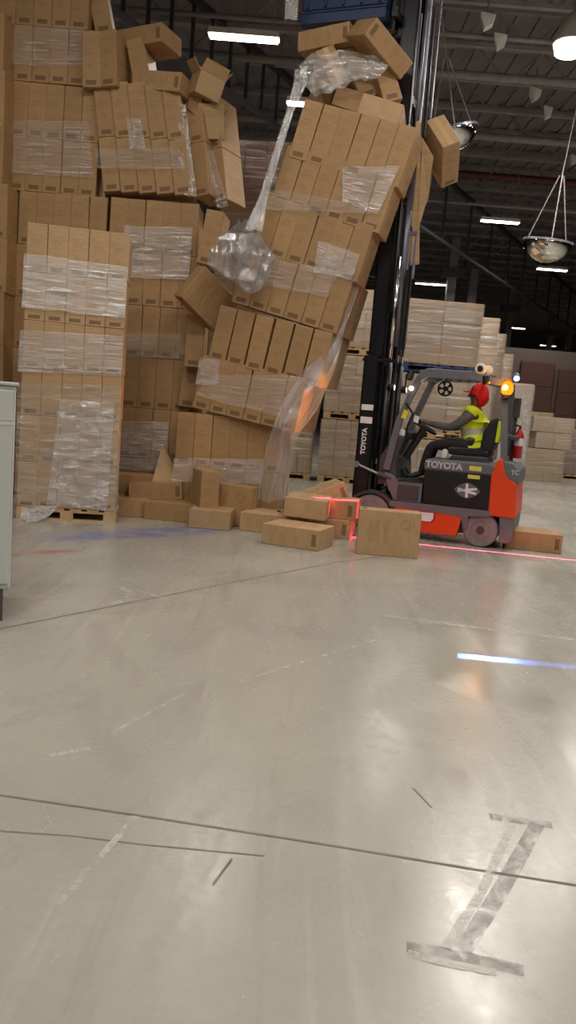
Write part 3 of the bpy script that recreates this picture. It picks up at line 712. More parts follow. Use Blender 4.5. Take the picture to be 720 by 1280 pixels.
# the bunched ball of film the streamer ends in
bm = bmesh.new(); uvl = bm.loops.layers.uv.new('UVMap'); bmesh.ops.create_icosphere(bm, subdivisions=3, radius=1)
for v in bm.verts:
    c = v.co.copy(); k = .92+.5*noise.noise(c*1.6+Vector((1, 4, 2)))+.2*noise.noise(c*5+Vector((3, 1, 7)))+.1*abs(noise.noise(c*11))+.13*abs(math.sin(math.atan2(c.y, c.x)*6+2*noise.noise(c*2)))*(1-abs(c.z)*.6)
    v.co = Vector((c.x*.32*k, c.y*.2*k, c.z*.38*k)); v.co.x += -.16*v.co.z; v.co.x *= 1-.35*max(0, v.co.z)/.38
for f in bm.faces:
    for lp in f.loops: lp[uvl].uv = (lp.vert.co.x*1.4+lp.vert.co.y*.5, lp.vert.co.z*.6)
o = fin('film_bundle', bm, film_mat('grey_film_bundle', .3, .5, (.4, .41, .43), 5, 5, .12), None, False); o.location = PY(304, 320, 9.6); tag(o, 'grey crumpled ball of film hanging at the end of the streamer', 'plastic film', 'stretch film')
# film at the cabinet-side foot of the wrapped stack
film_quad([[on_fl(28, 632), on_fl(74, 632)], [on_fl(26, 642), on_fl(62, 645)], [PZ(24, 650), PZ(42, 654)]], 10, 8, 'film_thick', 'loose tail of film on the floor at the wrapped stack', .02)

# ------------------------------------------------------------------ wrapped loads further back
CARMESH = {}
def wrapped_load(o, yaw, wd, dp, ht, cols, rows, label, mat='card_far', film='film_far', group='wrapped pallet loads', pallet=None, tilt=0):
    if pallet:
        wooden_pallet(o, yaw, wd, dp, 'pallet under the '+label if len(label.split()) < 13 else pallet, MAT['bluepal'] if pallet == 'blue' else MAT['wood']); o = Vector(o)+Vector((0, 0, .14))
    r = empty('wrapped_load', o, R_(yaw)); r.rotation_euler = (0, R_(tilt), R_(yaw)); tag(r, label, 'pallet load', group)
    key = (round(wd/cols, 3), round(dp/2, 3), round(ht/rows, 3), mat)
    if key not in CARMESH: CARMESH[key] = carton_mesh('carton', key[0]-.008, key[1]-.008, key[2]-.006, MAT[mat])
    for j in range(rows):
        for i in range(cols):
            for k in range(2):
                c = link('carton', CARMESH[key], (), r); c.location = ((i+.5)*wd/cols+random.uniform(-.006, .006), (k+.5)*dp/2+random.uniform(-.006, .006), j*ht/rows)
    bm = bmesh.new(); uvl = bm.loops.layers.uv.new('UVMap'); n = 8; e = .014; ring = []
    path = [(-e, -e), (wd+e, -e), (wd+e, dp+e), (-e, dp+e), (-e, -e)]; L = []
    for a, b in zip(path, path[1:]):
        for q in range(n): L.append((a[0]+(b[0]-a[0])*q/n, a[1]+(b[1]-a[1])*q/n))
    L.append(path[-1]); nv = 10; sd = random.uniform(0, 30); grid = []
    for j in range(nv+1):
        ln = []
        for i, (x, y) in enumerate(L):
            k = noise.noise(Vector((i*.7+sd, j*1.3, sd)))*.012; cx, cy = x-wd/2, y-dp/2; q = math.hypot(cx, cy)
            ln.append(bm.verts.new((x+cx/q*abs(k), y+cy/q*abs(k), ht*(.01+.98*j/nv))))
        grid.append(ln)
    for j in range(nv):
        for i in range(len(L)-1):
            f = bm.faces.new((grid[j][i], grid[j][i+1], grid[j+1][i+1], grid[j+1][i]))
            for lp, (a, b) in zip(f.loops, ((i, j), (i+1, j), (i+1, j+1), (i, j+1))): lp[uvl].uv = (a/16, b/nv)
    fin('stretch_wrap', bm, MAT[film], r, True)
    return r
# stacks between the leaning stack and the mast
Mb = PZ(396, 602); Mb2 = PZ(352, 600)
for j, (lab, x, wd) in enumerate((('pale wrapped load on the floor behind the mast', Mb.x, 1.16), ('pale wrapped load second up behind the mast', Mb.x+.02, 1.14), ('pale wrapped load third up behind the mast', Mb.x+.12, 1.14))):
    wrapped_load((x, Mb.y, j*1.28), -2, wd, 1.0, 1.13, 4, 3, lab, pallet='x')
for j, lab in enumerate(('pale wrapped load on the floor behind the hanging film', 'pale wrapped load second up behind the hanging film', 'pale wrapped load third up behind the leaning stack')):
    wrapped_load((Mb.x-1.28, Mb.y+.15, j*1.28), -2, 1.14, 1.0, 1.13, 4, 3, lab, pallet='x')
# pink-tinted wrapped load seen between the tall stacks, standing on others
xo = PY(268, 262, 12.6).x; zt = PY(320, 174, 12.6).z
hh = zt/4
for j in range(4):
    wrapped_load((xo+.03*j, 12.6, j*hh), -3, 1.28, 1.0, hh-.02, 4, 2, '%s wrapped load up in the stack seen between the tall stacks' % ORD[j].replace('fourth', 'topmost'), 'card_red' if j == 3 else 'card_far', 'film_soft')
# load on the blue pallet and the row receding from it
YR = 13.6
p0 = PY(500, 450, YR); zb = p0.z
r1 = 20
wrapped_load((p0.x+.02, YR+.1, zb-.16), r1-16, 1.32, 1.1, 1.06, 2, 3, 'tan wrapped load on a blue pallet above the forklift roof', pallet='blue')
for j in range(2):
    wrapped_load((p0.x+.05, YR+.12, j*(zb-.17)/2), r1-16, 1.26, 1.05, (zb-.17)/2-.15, 3, 2, ['pale wrapped load on the floor seen through the forklift cab', 'pale wrapped load just under the blue pallet'][j], pallet='x')
for i, (px, pt, Y, wd) in enumerate(((604, 396, 16.5, 1.2), (614, 416, 19.0, 1.2), (626, 442, 22.5, 1.2))):
    t = PY(px+14, pt, Y); xr = PY(px+14, 470, Y).x
    nlev = 3 if t.z > 3.3 else 2
    hh = t.z/nlev
    for j in range(nlev):
        wrapped_load((xr-wd, Y, j*hh), 3, wd, 1.1, hh-.15, 3, 2, '%s load up in the %s wrapped stack of the receding row' % (ORD[j], ORD[i]), pallet='x')
# wrapped stacks seen past the counterweight
P1 = PZ(650, 590); wrapped_load((P1.x-.9, P1.y, 0), 2, 1.0, 1.0, 1.5, 3, 3, 'pinkish wrapped load right behind the beacon pillar', 'card_red', 'film_far', pallet='x')
P1 = PY(640, 590, 17.2); wrapped_load((P1.x-.35, 17.2, 0), 3, .62, .9, PY(650, 478, 17.2).z-.15, 2, 5, 'narrow tall white-wrapped load behind the beacon', 'card_far', 'film_thick', pallet='x')
Q = PZ(654, 600)
wrapped_load((Q.x+.02, Q.y, 0), 2, 1.0, 1.0, .86, 2, 2, 'beige wrapped load on the floor beyond the counterweight', pallet=None)
wrapped_load((Q.x+.22, Q.y+.05, .87), 2, .95, .9, .42, 2, 1, 'beige wrapped load in the middle beyond the counterweight', pallet=None)
wrapped_load((Q.x+.12, Q.y+.08, 1.30), 2, 1.1, .9, .4, 2, 1, 'flat beige carton load on top beyond the counterweight', pallet=None)
wrapped_load((Q.x+1.45, Q.y+1.6, 0), 2, 1.2, 1.0, 1.3, 3, 3, 'dull wrapped load at the end beyond the beige loads', 'card_red', pallet='x')
wrapped_load((Q.x+.1, Q.y+2.2, 0), 2, 1.2, 1.0, 1.7, 3, 3, 'tall dull wrapped load behind the beige loads', 'card_far', pallet='x')
# brown dock doors / partition far right
YD = 34
for i, (pa, pb_, pt, mat, lab) in enumerate(((642, 684, 452, 'door', 1), (690, 716, 462, 'door', 2), (720, 780, 470, 'door', 3))):
    a = PY(pa, 540, YD); b = PY(pb_, 540, YD); t = PY((pa+pb_)/2, pt, YD).z
    bm = bmesh.new(); box(bm, a.x, b.x, YD, YD+.15, 0, t)
    dr = struct('door_%d' % lab, bm, MAT[mat])
    n = 4
    for q in range(n):
        bm = bmesh.new(); z0 = q*t/n; box(bm, a.x+.02, b.x-.02, YD-.03, YD, z0+.012, z0+t/n-.012, .01); fin('door_panel', bm, MAT[mat], dr)
xa = PY(610, 500, YD).x
bm = bmesh.new(); box(bm, xa, XR, YD+.2, YD+.5, 0, PY(680, 437, YD).z); struct('wall_partition', bm, MAT['wall'])

# ------------------------------------------------------------------ pale cabinet at the edge
ct = PZ(9, 776); top = 1.5
cb = empty('cabinet', (ct.x, ct.y, 0), R_(20)); tag(cb, 'pale grey metal cabinet with dark plinth beside the upright wrapped stack', 'cabinet')
bm = bmesh.new(); box(bm, -1.1, .01, .01, .6, .2, top-.02, .008); fin('body', bm, MAT['pale'], cb)
bm = bmesh.new(); box(bm, -1.1, -.03, .0, .6, 0, .2); fin('plinth', bm, MAT['plinth'], cb)
bm = bmesh.new(); box(bm, -1.12, .025, -.01, .62, top-.02, top, .004); fin('top', bm, MAT['pale'], cb)
for i in range(2):
    bm = bmesh.new(); box(bm, -1.08+i*.545, -.55+i*.545, -.012, .01, .24, top-.05, .005); dd = fin('door', bm, MAT['pale'], cb)
    bm = bmesh.new(); box(bm, (-.6, -.5)[i]-.012, (-.6, -.5)[i]+.012, -.04, -.012, .8, .95, .005); fin('handle', bm, MAT['steel'], dd)
bm = bmesh.new(); box(bm, -.54, .0, -.016, -.012, 1.24, 1.255); box(bm, -.54, .0, -.016, -.012, 1.27, 1.276); fin('trim_strip', bm, MAT['sticker'], cb)
# ------------------------------------------------------------------ forklift (local x = forward, y = its left side, z up)
TH = R_(20); Hd = Vector((-math.cos(TH), math.sin(TH), 0)); Ld = Vector((-math.sin(TH), -math.cos(TH), 0))
FO = PZ(598, 684) - Ld*.47
FK = empty('forklift', FO, R_(160)); tag(FK, 'orange and grey counterbalance forklift with raised black mast and amber beacon', 'forklift')
def part(name, fn, mat, parent=FK, smooth=False, label=None):
    bm = bmesh.new(); fn(bm); o = fin(name, bm, MAT[mat] if isinstance(mat, str) else mat, parent, smooth)
    if label: o['label'] = label
    return o
# chassis
part('chassis', lambda b: prism(b, [(-.1, .2), (.2, .42), (1.62, .42), (1.62, .2), (1.1, .12), (.3, .12)], -.42, .42, .02), 'dgrey')
for s in (1, -1):
    y0, y1 = (.42, .5) if s > 0 else (-.5, -.42)
    sk = part('side_skirt', lambda b: prism(b, [(.22, .36), (.27, .1), (.95, .09), (1.07, .2), (1.1, .37)], y0, y1, .012), 'orange', label='orange lower side panel')
    part('side_trim', lambda b: prism(b, [(-.1, .42), (-.1, .445), (1.1, .435), (1.12, .365), (.24, .35), (.2, .2), (.16, .2), (.16, .36), (-.1, .38)], y0-.002*s, y1+.004*s, .006), 'grey')
    if s > 0:
        pl = part('plaque', lambda b: prism(b, [(.54, .36), (.79, .35), (.79, .27), (.74, .22), (.58, .22), (.54, .27)], y1, y1+.006, .002), 'redp', sk)
        me = bpy.data.meshes.new('x')
        part('plaque_face', lambda b: prism(b, [(.56, .345), (.775, .337), (.775, .275), (.73, .235), (.59, .235), (.56, .275)], y1+.005, y1+.009), 'sticker', sk)
# battery box and hood
bat = part('battery_cover', lambda b: prism(b, [(-.09, .44), (.71, .44), (.73, .855), (-.06, .865)], -.485, .485, .012), 'black')
hood = part('hood', lambda b: prism(b, [(-.08, .865), (.735, .855), (.735, .96), (.70, .985), (-.02, .995), (-.1, .97)], -.495, .495, .02), 'grey')
part('seat_base', lambda b: prism(b, [(.0, .98), (.5, .98), (.46, 1.05), (.04, 1.06)], -.25, .25, .02), 'dgrey')
tm = text_mesh('TOYOTA', .105)
def place_text(me, parent, mat, center, xdir, ydir):
    o = link('lettering', me, MAT[mat], parent); x = Vector(xdir).normalized(); y = Vector(ydir).normalized(); z = x.cross(y)
    o.matrix_local = Matrix.Translation(center) @ Matrix((x, y, z)).transposed().to_4x4(); return o
place_text(tm, hood, 'emblem', (.50, .498, .92), (-1, 0, 0), (0, 0, 1))
part('warning_label', lambda b: box(b, .06, .2, .495, .5, .895, .95), 'ywarn', hood)
part('warning_label', lambda b: box(b, .07, .21, .485, .49, .80, .845), 'ywarn', bat)
def emblem(b):
    cx, cz = .2, .655; n = 16
    prism(b, [(cx+.15*abs(math.cos(a))**1.5*(1 if math.cos(a) > 0 else -1), cz+.095*abs(math.sin(a))**1.35*(1 if math.sin(a) > 0 else -1)) for a in [2*math.pi*i/n for i in range(n)]], .484, .489)
em = part('emblem', emblem, 'steel', bat)
def emx(b):
    for s in (-1, 1):
        cx, cz = .2, .655; prism(b, [(cx-.11, cz-s*.03-.014), (cx+.11, cz+s*.012-.014), (cx+.11, cz+s*.012+.014), (cx-.11, cz-s*.03+.014)], .486, .492)
    prism(b, [(.185, .575), (.215, .575), (.222, .735), (.192, .735)], .486, .4925)
part('emblem_mark', emx, 'sticker', bat)
# counterweight
cw = part('counterweight', lambda b: prism(b, [(-.065, .44), (-.055, .87), (-.12, 1.07), (-.17, 1.07), (-.2, .86), (-.35, .80), (-.38, .40), (-.36, .38), (-.08, .39)], -.5, .5, .025), 'orange', label='orange rear counterweight')
part('counterweight_cap', lambda b: prism(b, [(-.16, 1.055), (-.3, 1.02), (-.37, .94), (-.375, .79), (-.205, .85)], -.46, .485, .02), 'grey', cw)
part('counterweight_base', lambda b: prism(b, [(-.2, .39), (-.375, .40), (-.36, .12), (-.3, .08), (-.22, .09)], -.46, .485, .02), 'grey', cw)
place_text(text_mesh('TC', .07), cw, 'reflect', (-.32, .487, .92), (-1, 0, 0), (0, 0, 1))
part('rear_arch', lambda b: prism(b, [(-.2, .39), (-.2, .15), (.0, .1), (.2, .2), (.18, .4)], -.4, .3, .0), 'brubber')
# wheels
def wheel(x, y, z, r, wd, side, hubmat, hr=.58):
    o = part('wheel', lambda b: lathe(b, [(r*hr, -wd/2), (r*.93, -wd/2), (r, -wd/2+.02), (r, wd/2-.02), (r*.93, wd/2), (r*hr, wd/2)], 'y', 36, (x, y, z)), 'rubber', smooth=False)
    hb = part('hub', lambda b: lathe(b, [(r*hr*.98, -wd/2+.02), (r*hr, wd/2-.01), (r*hr*.9, wd/2+.002), (r*hr*.8, wd/2-.02), (r*.25, wd/2-.025), (r*.22, wd/2+.01), (.001, wd/2+.012)] if side > 0 else [(.001, -wd/2-.01), (r*.25, -wd/2), (r*hr*.8, -wd/2+.02), (r*hr, -wd/2+.01), (r*hr*.98, wd/2-.02)], 'y', 24, (x, y, z)), hubmat, o)
    for i in range(6):
        a = i*math.pi/3; part('wheel_nut', lambda b: bar(b, (x+r*.4*math.cos(a), y+side*(wd/2-.03), z+r*.4*math.sin(a)), (x+r*.4*math.cos(a), y+side*(wd/2), z+r*.4*math.sin(a)), .013, 6), 'steel', o)
wheel(0, .39, .205, .205, .16, 1, 'hub'); wheel(0, -.39, .205, .205, .16, -1, 'hub')
wheel(1.34, .40, .24, .24, .19, 1, 'hub', .74); wheel(1.34, -.40, .24, .24, .19, -1, 'hub')
# front fenders and cowl
for s in (1, -1):
    def fend(b):
        pts_o = [(1.34+.33*math.cos(a), .24+.29*math.sin(a)) for a in [R_(t) for t in range(20, 171, 15)]]
        pts_i = [(1.34+.275*math.cos(a), .24+.255*math.sin(a)) for a in [R_(t) for t in range(170, 19, -15)]]
        prism(b, pts_o+pts_i, s*.32, s*.5)
    part('fender', fend, 'dgrey')
part('step_well', lambda b: prism(b, [(.735, .44), (1.08, .44), (1.08, .5), (1.15, .56), (1.22, .78), (1.1, .74), (1.06, .69), (.735, .68)], -.485, .485, .015), 'grey')
part('step_tread', lambda b: box(b, .75, 1.04, -.45, .49, .68, .70, .004), 'brubber')
part('step_plate', lambda b: prism(b, [(.77, .47), (1.03, .47), (1.03, .64), (.77, .64)], .485, .495, .004), 'dgrey')
part('front_cowl', lambda b: prism(b, [(1.06, .69), (1.3, .6), (1.3, .95), (1.2, 1.12), (1.1, 1.24), (1.0, 1.22), (1.06, 1.08), (1.12, .95)], -.44, .44, .02), 'dgrey')
ds = part('dashboard', lambda b: prism(b, [(.94, 1.2), (1.14, 1.14), (1.16, 1.25), (1.04, 1.3), (.96, 1.27)], -.4, .4, .015), 'black')
part('gauge', lambda b: lathe(b, [(.05, 0), (.05, .02), (.001, .022)], 'y', 16, (1.06, .40, 1.26)), 'sticker', ds)
part('pedal', lambda b: prism(b, [(1.0, .7), (1.08, .8), (1.06, .82), (.98, .72)], .1, .2), 'brubber')
part('pedal', lambda b: prism(b, [(1.0, .7), (1.08, .8), (1.06, .82), (.98, .72)], -.12, -.02), 'brubber')
for y in (-.06, .0, .06, .12): part('control_lever', lambda b: (bar(b, (.98, -.3+y, 1.25), (.93, -.3+y, 1.42), .008), bar(b, (.935, -.3+y, 1.40), (.925, -.3+y, 1.44), .018)), 'brubber')
part('steering_column', lambda b: bar(b, (1.06, .06, .95), (.86, .06, 1.33), .045, 12), 'dgrey')
def torus(b, c, ax, R, r, n=24, m=8):
    q = Vector(ax).normalized().to_track_quat('Z', 'Y'); g = []
    for i in range(n):
        a = 2*math.pi*i/n; g.append([b.verts.new(Vector(c)+q @ Vector(((R+r*math.cos(2*math.pi*j/m))*math.cos(a), (R+r*math.cos(2*math.pi*j/m))*math.sin(a), r*math.sin(2*math.pi*j/m)))) for j in range(m)])
    for i in range(n):
        for j in range(m): b.faces.new((g[i][j], g[(i+1)%n][j], g[(i+1)%n][(j+1)%m], g[i][(j+1)%m]))
sax = Vector((-.2, 0, .38)); sc_ = Vector((.86, .06, 1.35))
sw = part('steering_wheel', lambda b: torus(b, sc_, sax, .16, .016), 'brubber', smooth=True)
def spokes(b):
    q = sax.normalized().to_track_quat('Z', 'Y')
    for i in range(3): a = i*2.094+.5; bar(b, sc_, sc_+q @ Vector((.155*math.cos(a), .155*math.sin(a), 0)), .013)
    bar(b, sc_-sax.normalized()*.02, sc_+sax.normalized()*.015, .04, 12); a = 2.6; k = sc_+q @ Vector((.15*math.cos(a), .15*math.sin(a), 0)); bar(b, k, k+sax.normalized()*.06, .022, 10)
part('spokes', spokes, 'brubber', sw)
# overhead guard
for s in (1, -1):
    y = .43*s
    part('front_pillar', lambda b: (bar(b, (1.2, y, .8), (1.1, y, 1.42), .055, square=True), bar(b, (1.1, y, 1.42), (.9, y*.98, 1.95), .052, square=True)), 'grey')
    part('rear_pillar', lambda b: bar(b, (-.18, y*.98, .98), (-.09, y*.98, 1.93), .052, square=True), 'grey')
    part('guard_rail', lambda b: prism(b, [(.94, 1.9), (.9, 1.99), (.82, 2.05), (.3, 2.045), (.0, 1.985), (-.12, 1.95), (-.12, 1.89), (.0, 1.9), (.3, 1.95), (.8, 1.955), (.86, 1.92)], y-.04, y+.04, .012), 'grey')
    part('gusset', lambda b: prism(b, [(.99, 1.70), (.93, 1.84), (.80, 1.95), (.86, 1.95), (.98, 1.82)], y-.02, y+.02, .004), 'pale')
for i in range(7):
    x = .8-i*.12; part('roof_bar', lambda b: box(b, x-.02, x+.02, -.4, .4, 1.97, 2.02, .005), 'grey')
part('front_crossbar', lambda b: box(b, .84, .92, -.43, .43, 1.92, 2.03, .01), 'grey')
part('rear_crossbar', lambda b: box(b, -.13, -.05, -.43, .43, 1.88, 1.96, .01), 'grey')
part('grab_handle', lambda b: tube(b, [(1.0, .46, 1.2), (.98, .5, 1.35), (.93, .5, 1.5), (1.03, .47, 1.62)], .014), 'brubber')
part('sticker', lambda b: prism(b, [(1.075, 1.44), (1.02, 1.43), (.99, 1.53), (1.045, 1.545)], .47, .478), 'yellow', label='bright yellow sticker on the pillar')
part('sticker', lambda b: prism(b, [(.93, 1.41), (.87, 1.39), (.86, 1.47), (.92, 1.49)], .44, .448), 'sticker', label='white tag')
# cab fan
fan = part('cab_fan', lambda b: (torus(b, (.62, .25, 1.83), (0, 1, 0), .085, .01), bar(b, (.62, .2, 1.83), (.62, .27, 1.83), .03, 12), bar(b, (.62, .23, 1.9), (.62, .23, 1.98), .012)), 'brubber', smooth=False)
for i in range(5):
    a = i*1.2566; part('blade', lambda b: prism(b, [(.62+.02*math.cos(a), 1.83+.02*math.sin(a)), (.62+.078*math.cos(a-.3), 1.83+.078*math.sin(a-.3)), (.62+.078*math.cos(a+.3), 1.83+.078*math.sin(a+.3))], .235, .245), 'brubber', fan)
# camera, beacon, projector lamps, extinguisher
cm = part('guard_camera', lambda b: (lathe(b, [(.03, .34), (.062, .36), (.068, .46), (.05, .475)], 'y', 18, (.2, 0, 2.075)), lathe(b, [(.05, .30), (.055, .4)], 'y', 18, (.12, 0, 2.07)), box(b, .14, .2, .37, .43, 1.97, 2.03)), 'white', label='white round camera on the guard')
part('camera_lens', lambda b: (bar(b, (.205, .47, 2.075), (.208, .482, 2.075), .036, 14), bar(b, (.208, .48, 2.075), (.208, .484, 2.075), .02, 14)), 'brubber', cm)
bc = part('beacon', lambda b: lathe(b, [(.04, 1.80), (.066, 1.83), (.07, 1.875), (.06, 1.92), (.035, 1.95), (.001, 1.957)], 'z', 20, (-.125, .47, 0)), 'beacon', smooth=True, label='glowing amber beacon')
part('beacon_core', lambda b: lathe(b, [(.02, 1.84), (.038, 1.86), (.038, 1.89), (.02, 1.912), (.001, 1.914)], 'z', 14, (-.112, .508, 0)), 'beaconcore', bc, True)
part('beacon_base', lambda b: (bar(b, (-.125, .47, 1.76), (-.125, .47, 1.80), .055, 14), box(b, -.15, -.1, .4, .47, 1.75, 1.79)), 'brubber', bc)
part('beacon_cap', lambda b: lathe(b, [(.05, 1.955), (.05, 1.97), (.001, 1.972)], 'z', 14, (-.125, .47, 0)), 'orange', bc)
l = bpy.data.lights.new('beacon_light', 'POINT'); l.energy = 7; l.color = (1, .36, .04); l.shadow_soft_size = .06
lo = bpy.data.objects.new('beacon_light', l); C.objects.link(lo); lo.parent = bc; lo.location = (-.125, .56, 1.88)
l = bpy.data.lights.new('beacon_beam', 'SPOT'); l.energy = 420; l.color = (1, .34, .03); l.spot_size = R_(26); l.spot_blend = .8; l.shadow_soft_size = .05
lo = bpy.data.objects.new('beacon_beam', l); C.objects.link(lo)
_s = FO+Hd*-.125+Ld*.56+Vector((0, 0, 1.88)); _d = PY(375, 500, 9.5)-_s
lo.matrix_world = Matrix.Translation(_s) @ _d.to_track_quat('-Z', 'Y').to_matrix().to_4x4()
def projector_lamp(loc, aim, lens):
    d = (Vector(aim)-Vector(loc)).normalized(); loc = Vector(loc)
    o = part('projector_lamp', lambda b: bar(b, loc-d*.09, loc, .04, 12, .045), 'black')
    part('lens', lambda b: bar(b, loc-d*.002, loc+d*.004, .036, 12), lens, o); return o
part('rear_mast_post', lambda b: (bar(b, (-.22, .05, 1.0), (-.22, .05, 1.7), .03, square=True), box(b, -.26, -.18, 0, .1, 1.55, 1.78)), 'dgrey')
ex = part('fire_extinguisher', lambda b: lathe(b, [(.03, 1.07), (.055, 1.08), (.055, 1.34), (.03, 1.39), (.02, 1.42)], 'z', 16, (-.29, .12, 0)), 'redp', smooth=True, label='red fire extinguisher')
part('extinguisher_label', lambda b: lathe(b, [(.0565, 1.22), (.0565, 1.31)], 'z', 16, (-.29, .12, 0)), 'sticker', ex)
part('extinguisher_valve', lambda b: (bar(b, (-.29, .12, 1.41), (-.29, .12, 1.46), .015), bar(b, (-.29, .12, 1.45), (-.22, .14, 1.47), .01)), 'brubber', ex)
# seat
st = part('seat', lambda b: prism(b, [(.02, 1.05), (.5, 1.05), (.54, 1.1), (.5, 1.15), (.1, 1.12), (.02, 1.14)], -.25, .25, .03), 'seat')
part('backrest', lambda b: prism(b, [(.0, 1.12), (.14, 1.12), (.12, 1.35), (.05, 1.5), (-.02, 1.54), (-.07, 1.5), (-.06, 1.3)], -.24, .24, .03), 'seat')
part('seat_rail_cover', lambda b: prism(b, [(-.3, 1.28), (-.1, 1.28), (-.1, 1.34), (-.3, 1.34)], -.3, .3, .02), 'dgrey')
part('hi_vis_strap', lambda b: prism(b, [(-.075, 1.24), (-.03, 1.24), (-.045, 1.5), (-.09, 1.49)], .1, .25, .01), 'hiviz', label='yellow strap on the seat back')
part('armrest', lambda b: prism(b, [(.5, 1.0), (.56, 1.0), (.57, 1.08), (.53, 1.12), (.49, 1.08)], .28, .4, .02), 'pale', label='pale grip beside the seat')
# mast
def channel(b, x0, x1, y0, y1, z0, z1, t=.022, open_in=1):
    box(b, x0, x1, (y1-t if open_in < 0 else y0), (y1 if open_in < 0 else y0+t), z0, z1); box(b, x0, x0+t, y0, y1, z0, z1); box(b, x1-t, x1, y0, y1, z0, z1)
for s in (1, -1):
    def ch(nm, x0, x1, yc, z0, z1):
        y0, y1 = sorted((s*(yc-.045), s*(yc+.045)))
        return part(nm, lambda b: channel(b, x0, x1, y0, y1, z0, z1, .022, -s), 'mast')
    oc = ch('outer_mast_channel', 1.41, 1.60, .42, .06, 2.16)
    ch('middle_mast_channel', 1.385, 1.575, .34, .9, 4.15)
    ch('inner_mast_channel', 1.36, 1.55, .265, 2.7, 6.55)
    part('mast_bracket', lambda b: prism(b, [(1.4, .3), (1.28, .32), (1.28, .42), (1.4, .42)], s*.36, s*.42), 'mast')
    part('lift_cylinder', lambda b: bar(b, (1.32, s*.31, .25), (1.32, s*.31, 2.1), .042, 14), 'mast', smooth=True)
    part('piston_rod', lambda b: bar(b, (1.32, s*.31, 2.1), (1.32, s*.31, 3.35), .026, 12), 'chrome', smooth=True)
    part('upper_cylinder', lambda b: bar(b, (1.29, s*.22, 2.3), (1.29, s*.22, 4.2), .03, 12), 'steel', smooth=True)
    part('upper_piston_rod', lambda b: bar(b, (1.29, s*.22, 4.2), (1.29, s*.22, 6.4), .02, 12), 'steel', smooth=True)
    part('lift_chain', lambda b: box(b, 1.43, 1.455, s*.15-.02, s*.15+.02, 3.4, 6.3), 'steel')
    part('hose', lambda b: tube(b, [(1.26, s*.1, 2.2), (1.25, s*.11, 3.9), (1.27, s*.1, 6.2)], .014), 'brubber')
    tc = part('tilt_cylinder', lambda b: bar(b, (1.3, s*.47, .745), (1.12, s*.46, .70), .03, 12), 'dgrey')
    part('tilt_rod', lambda b: (bar(b, (1.3, s*.47, .745), (1.555, s*.475, .83), .018, 10), bar(b, (1.57, s*.44, .835), (1.57, s*.5, .835), .04, 14)), 'chrome', tc)
    part('hose_guide', lambda b: (bar(b, (1.235, s*.26, 3.9), (1.235, s*.26, 6.5), .016, square=True)), 'steel')
    hl = part('work_lamp', lambda b: (lathe(b, [(.045, 0), (.05, .05), (.02, .09)], 'x', 14, (1.22, s*.34, 1.80)), bar(b, (1.24, s*.34, 1.84), (1.24, s*.34, 2.0), .01)), 'black')
    part('lamp_glass', lambda b: lathe(b, [(.04, .001), (.001, -.004)], 'x', 14, (1.22, s*.34, 1.80)), 'headlamp', hl)
part('mirror_lamp', lambda b: bar(b, (.985, .47, 1.80), (.985, .49, 1.80), .028, 12), 'headlamp', label='small bright lamp on the front pillar')
part('mast_text_plate', lambda b: box(b, 1.43, 1.58, .464, .468, 1.5, 1.57, .003), 'sticker')
part('mast_text_plate', lambda b: box(b, 1.43, 1.58, .464, .468, 1.34, 1.42, .003), 'sticker')
o = place_text(text_mesh('TOYOTA', .078), FK, 'sticker', (1.51, .468, 1.12), (0, 0, 1), (1, 0, 0))
for z, x in ((.16, 1.5), (1.2, 1.5), (2.12, 1.44)): part('mast_crossbar', lambda b: box(b, x-.03, x+.03, -.46, .46, z-.04, z+.04, .006), 'mast')
part('mast_crossbar', lambda b: box(b, 1.2, 1.62, .43, .47, 2.09, 2.13, .006), 'mast')
for z in (4.1, 3.3): part('mast_crossbar', lambda b: box(b, 1.40, 1.46, -.38, .38, z-.05, z+.05, .006), 'mast')
for z in (5.2, 6.45): part('mast_crossbar', lambda b: box(b, 1.37, 1.43, -.3, .3, z-.05, z+.05, .006), 'mast')
part('mast_wedge', lambda b: prism(b, [(1.575, 3.42), (1.70, 3.12), (1.575, 3.1)], .3, .4), 'mast')
part('mast_hook', lambda b: (box(b, 1.2, 1.23, .3, .36, 3.2, 3.62), box(b, 1.12, 1.23, .3, .36, 3.6, 3.64), box(b, 1.12, 1.14, .3, .36, 3.1, 3.62)), 'steel')
# raised carriage and forks
part('carriage', lambda b: (box(b, 1.56, 1.62, -.5, .5, 6.0, 6.1), box(b, 1.56, 1.62, -.5, .5, 6.4, 6.5), box(b, 1.54, 1.64, .2, .26, 5.9, 6.55), box(b, 1.54, 1.64, -.26, -.2, 5.9, 6.55)), 'mast')
for y in (-.45, -.3, -.15, 0, .15, .3, .45): part('backrest_bar', lambda b: box(b, 1.6, 1.63, y-.012, y+.012, 6.5, 7.1), 'mast')
for s in (1, -1): part('fork', lambda b: (prism(b, [(1.62, 5.92), (1.62, 6.5), (1.665, 6.5), (1.67, 5.97), (2.8, 5.95), (2.8, 5.94)], s*.3-.06, s*.3+.06)), 'mast')
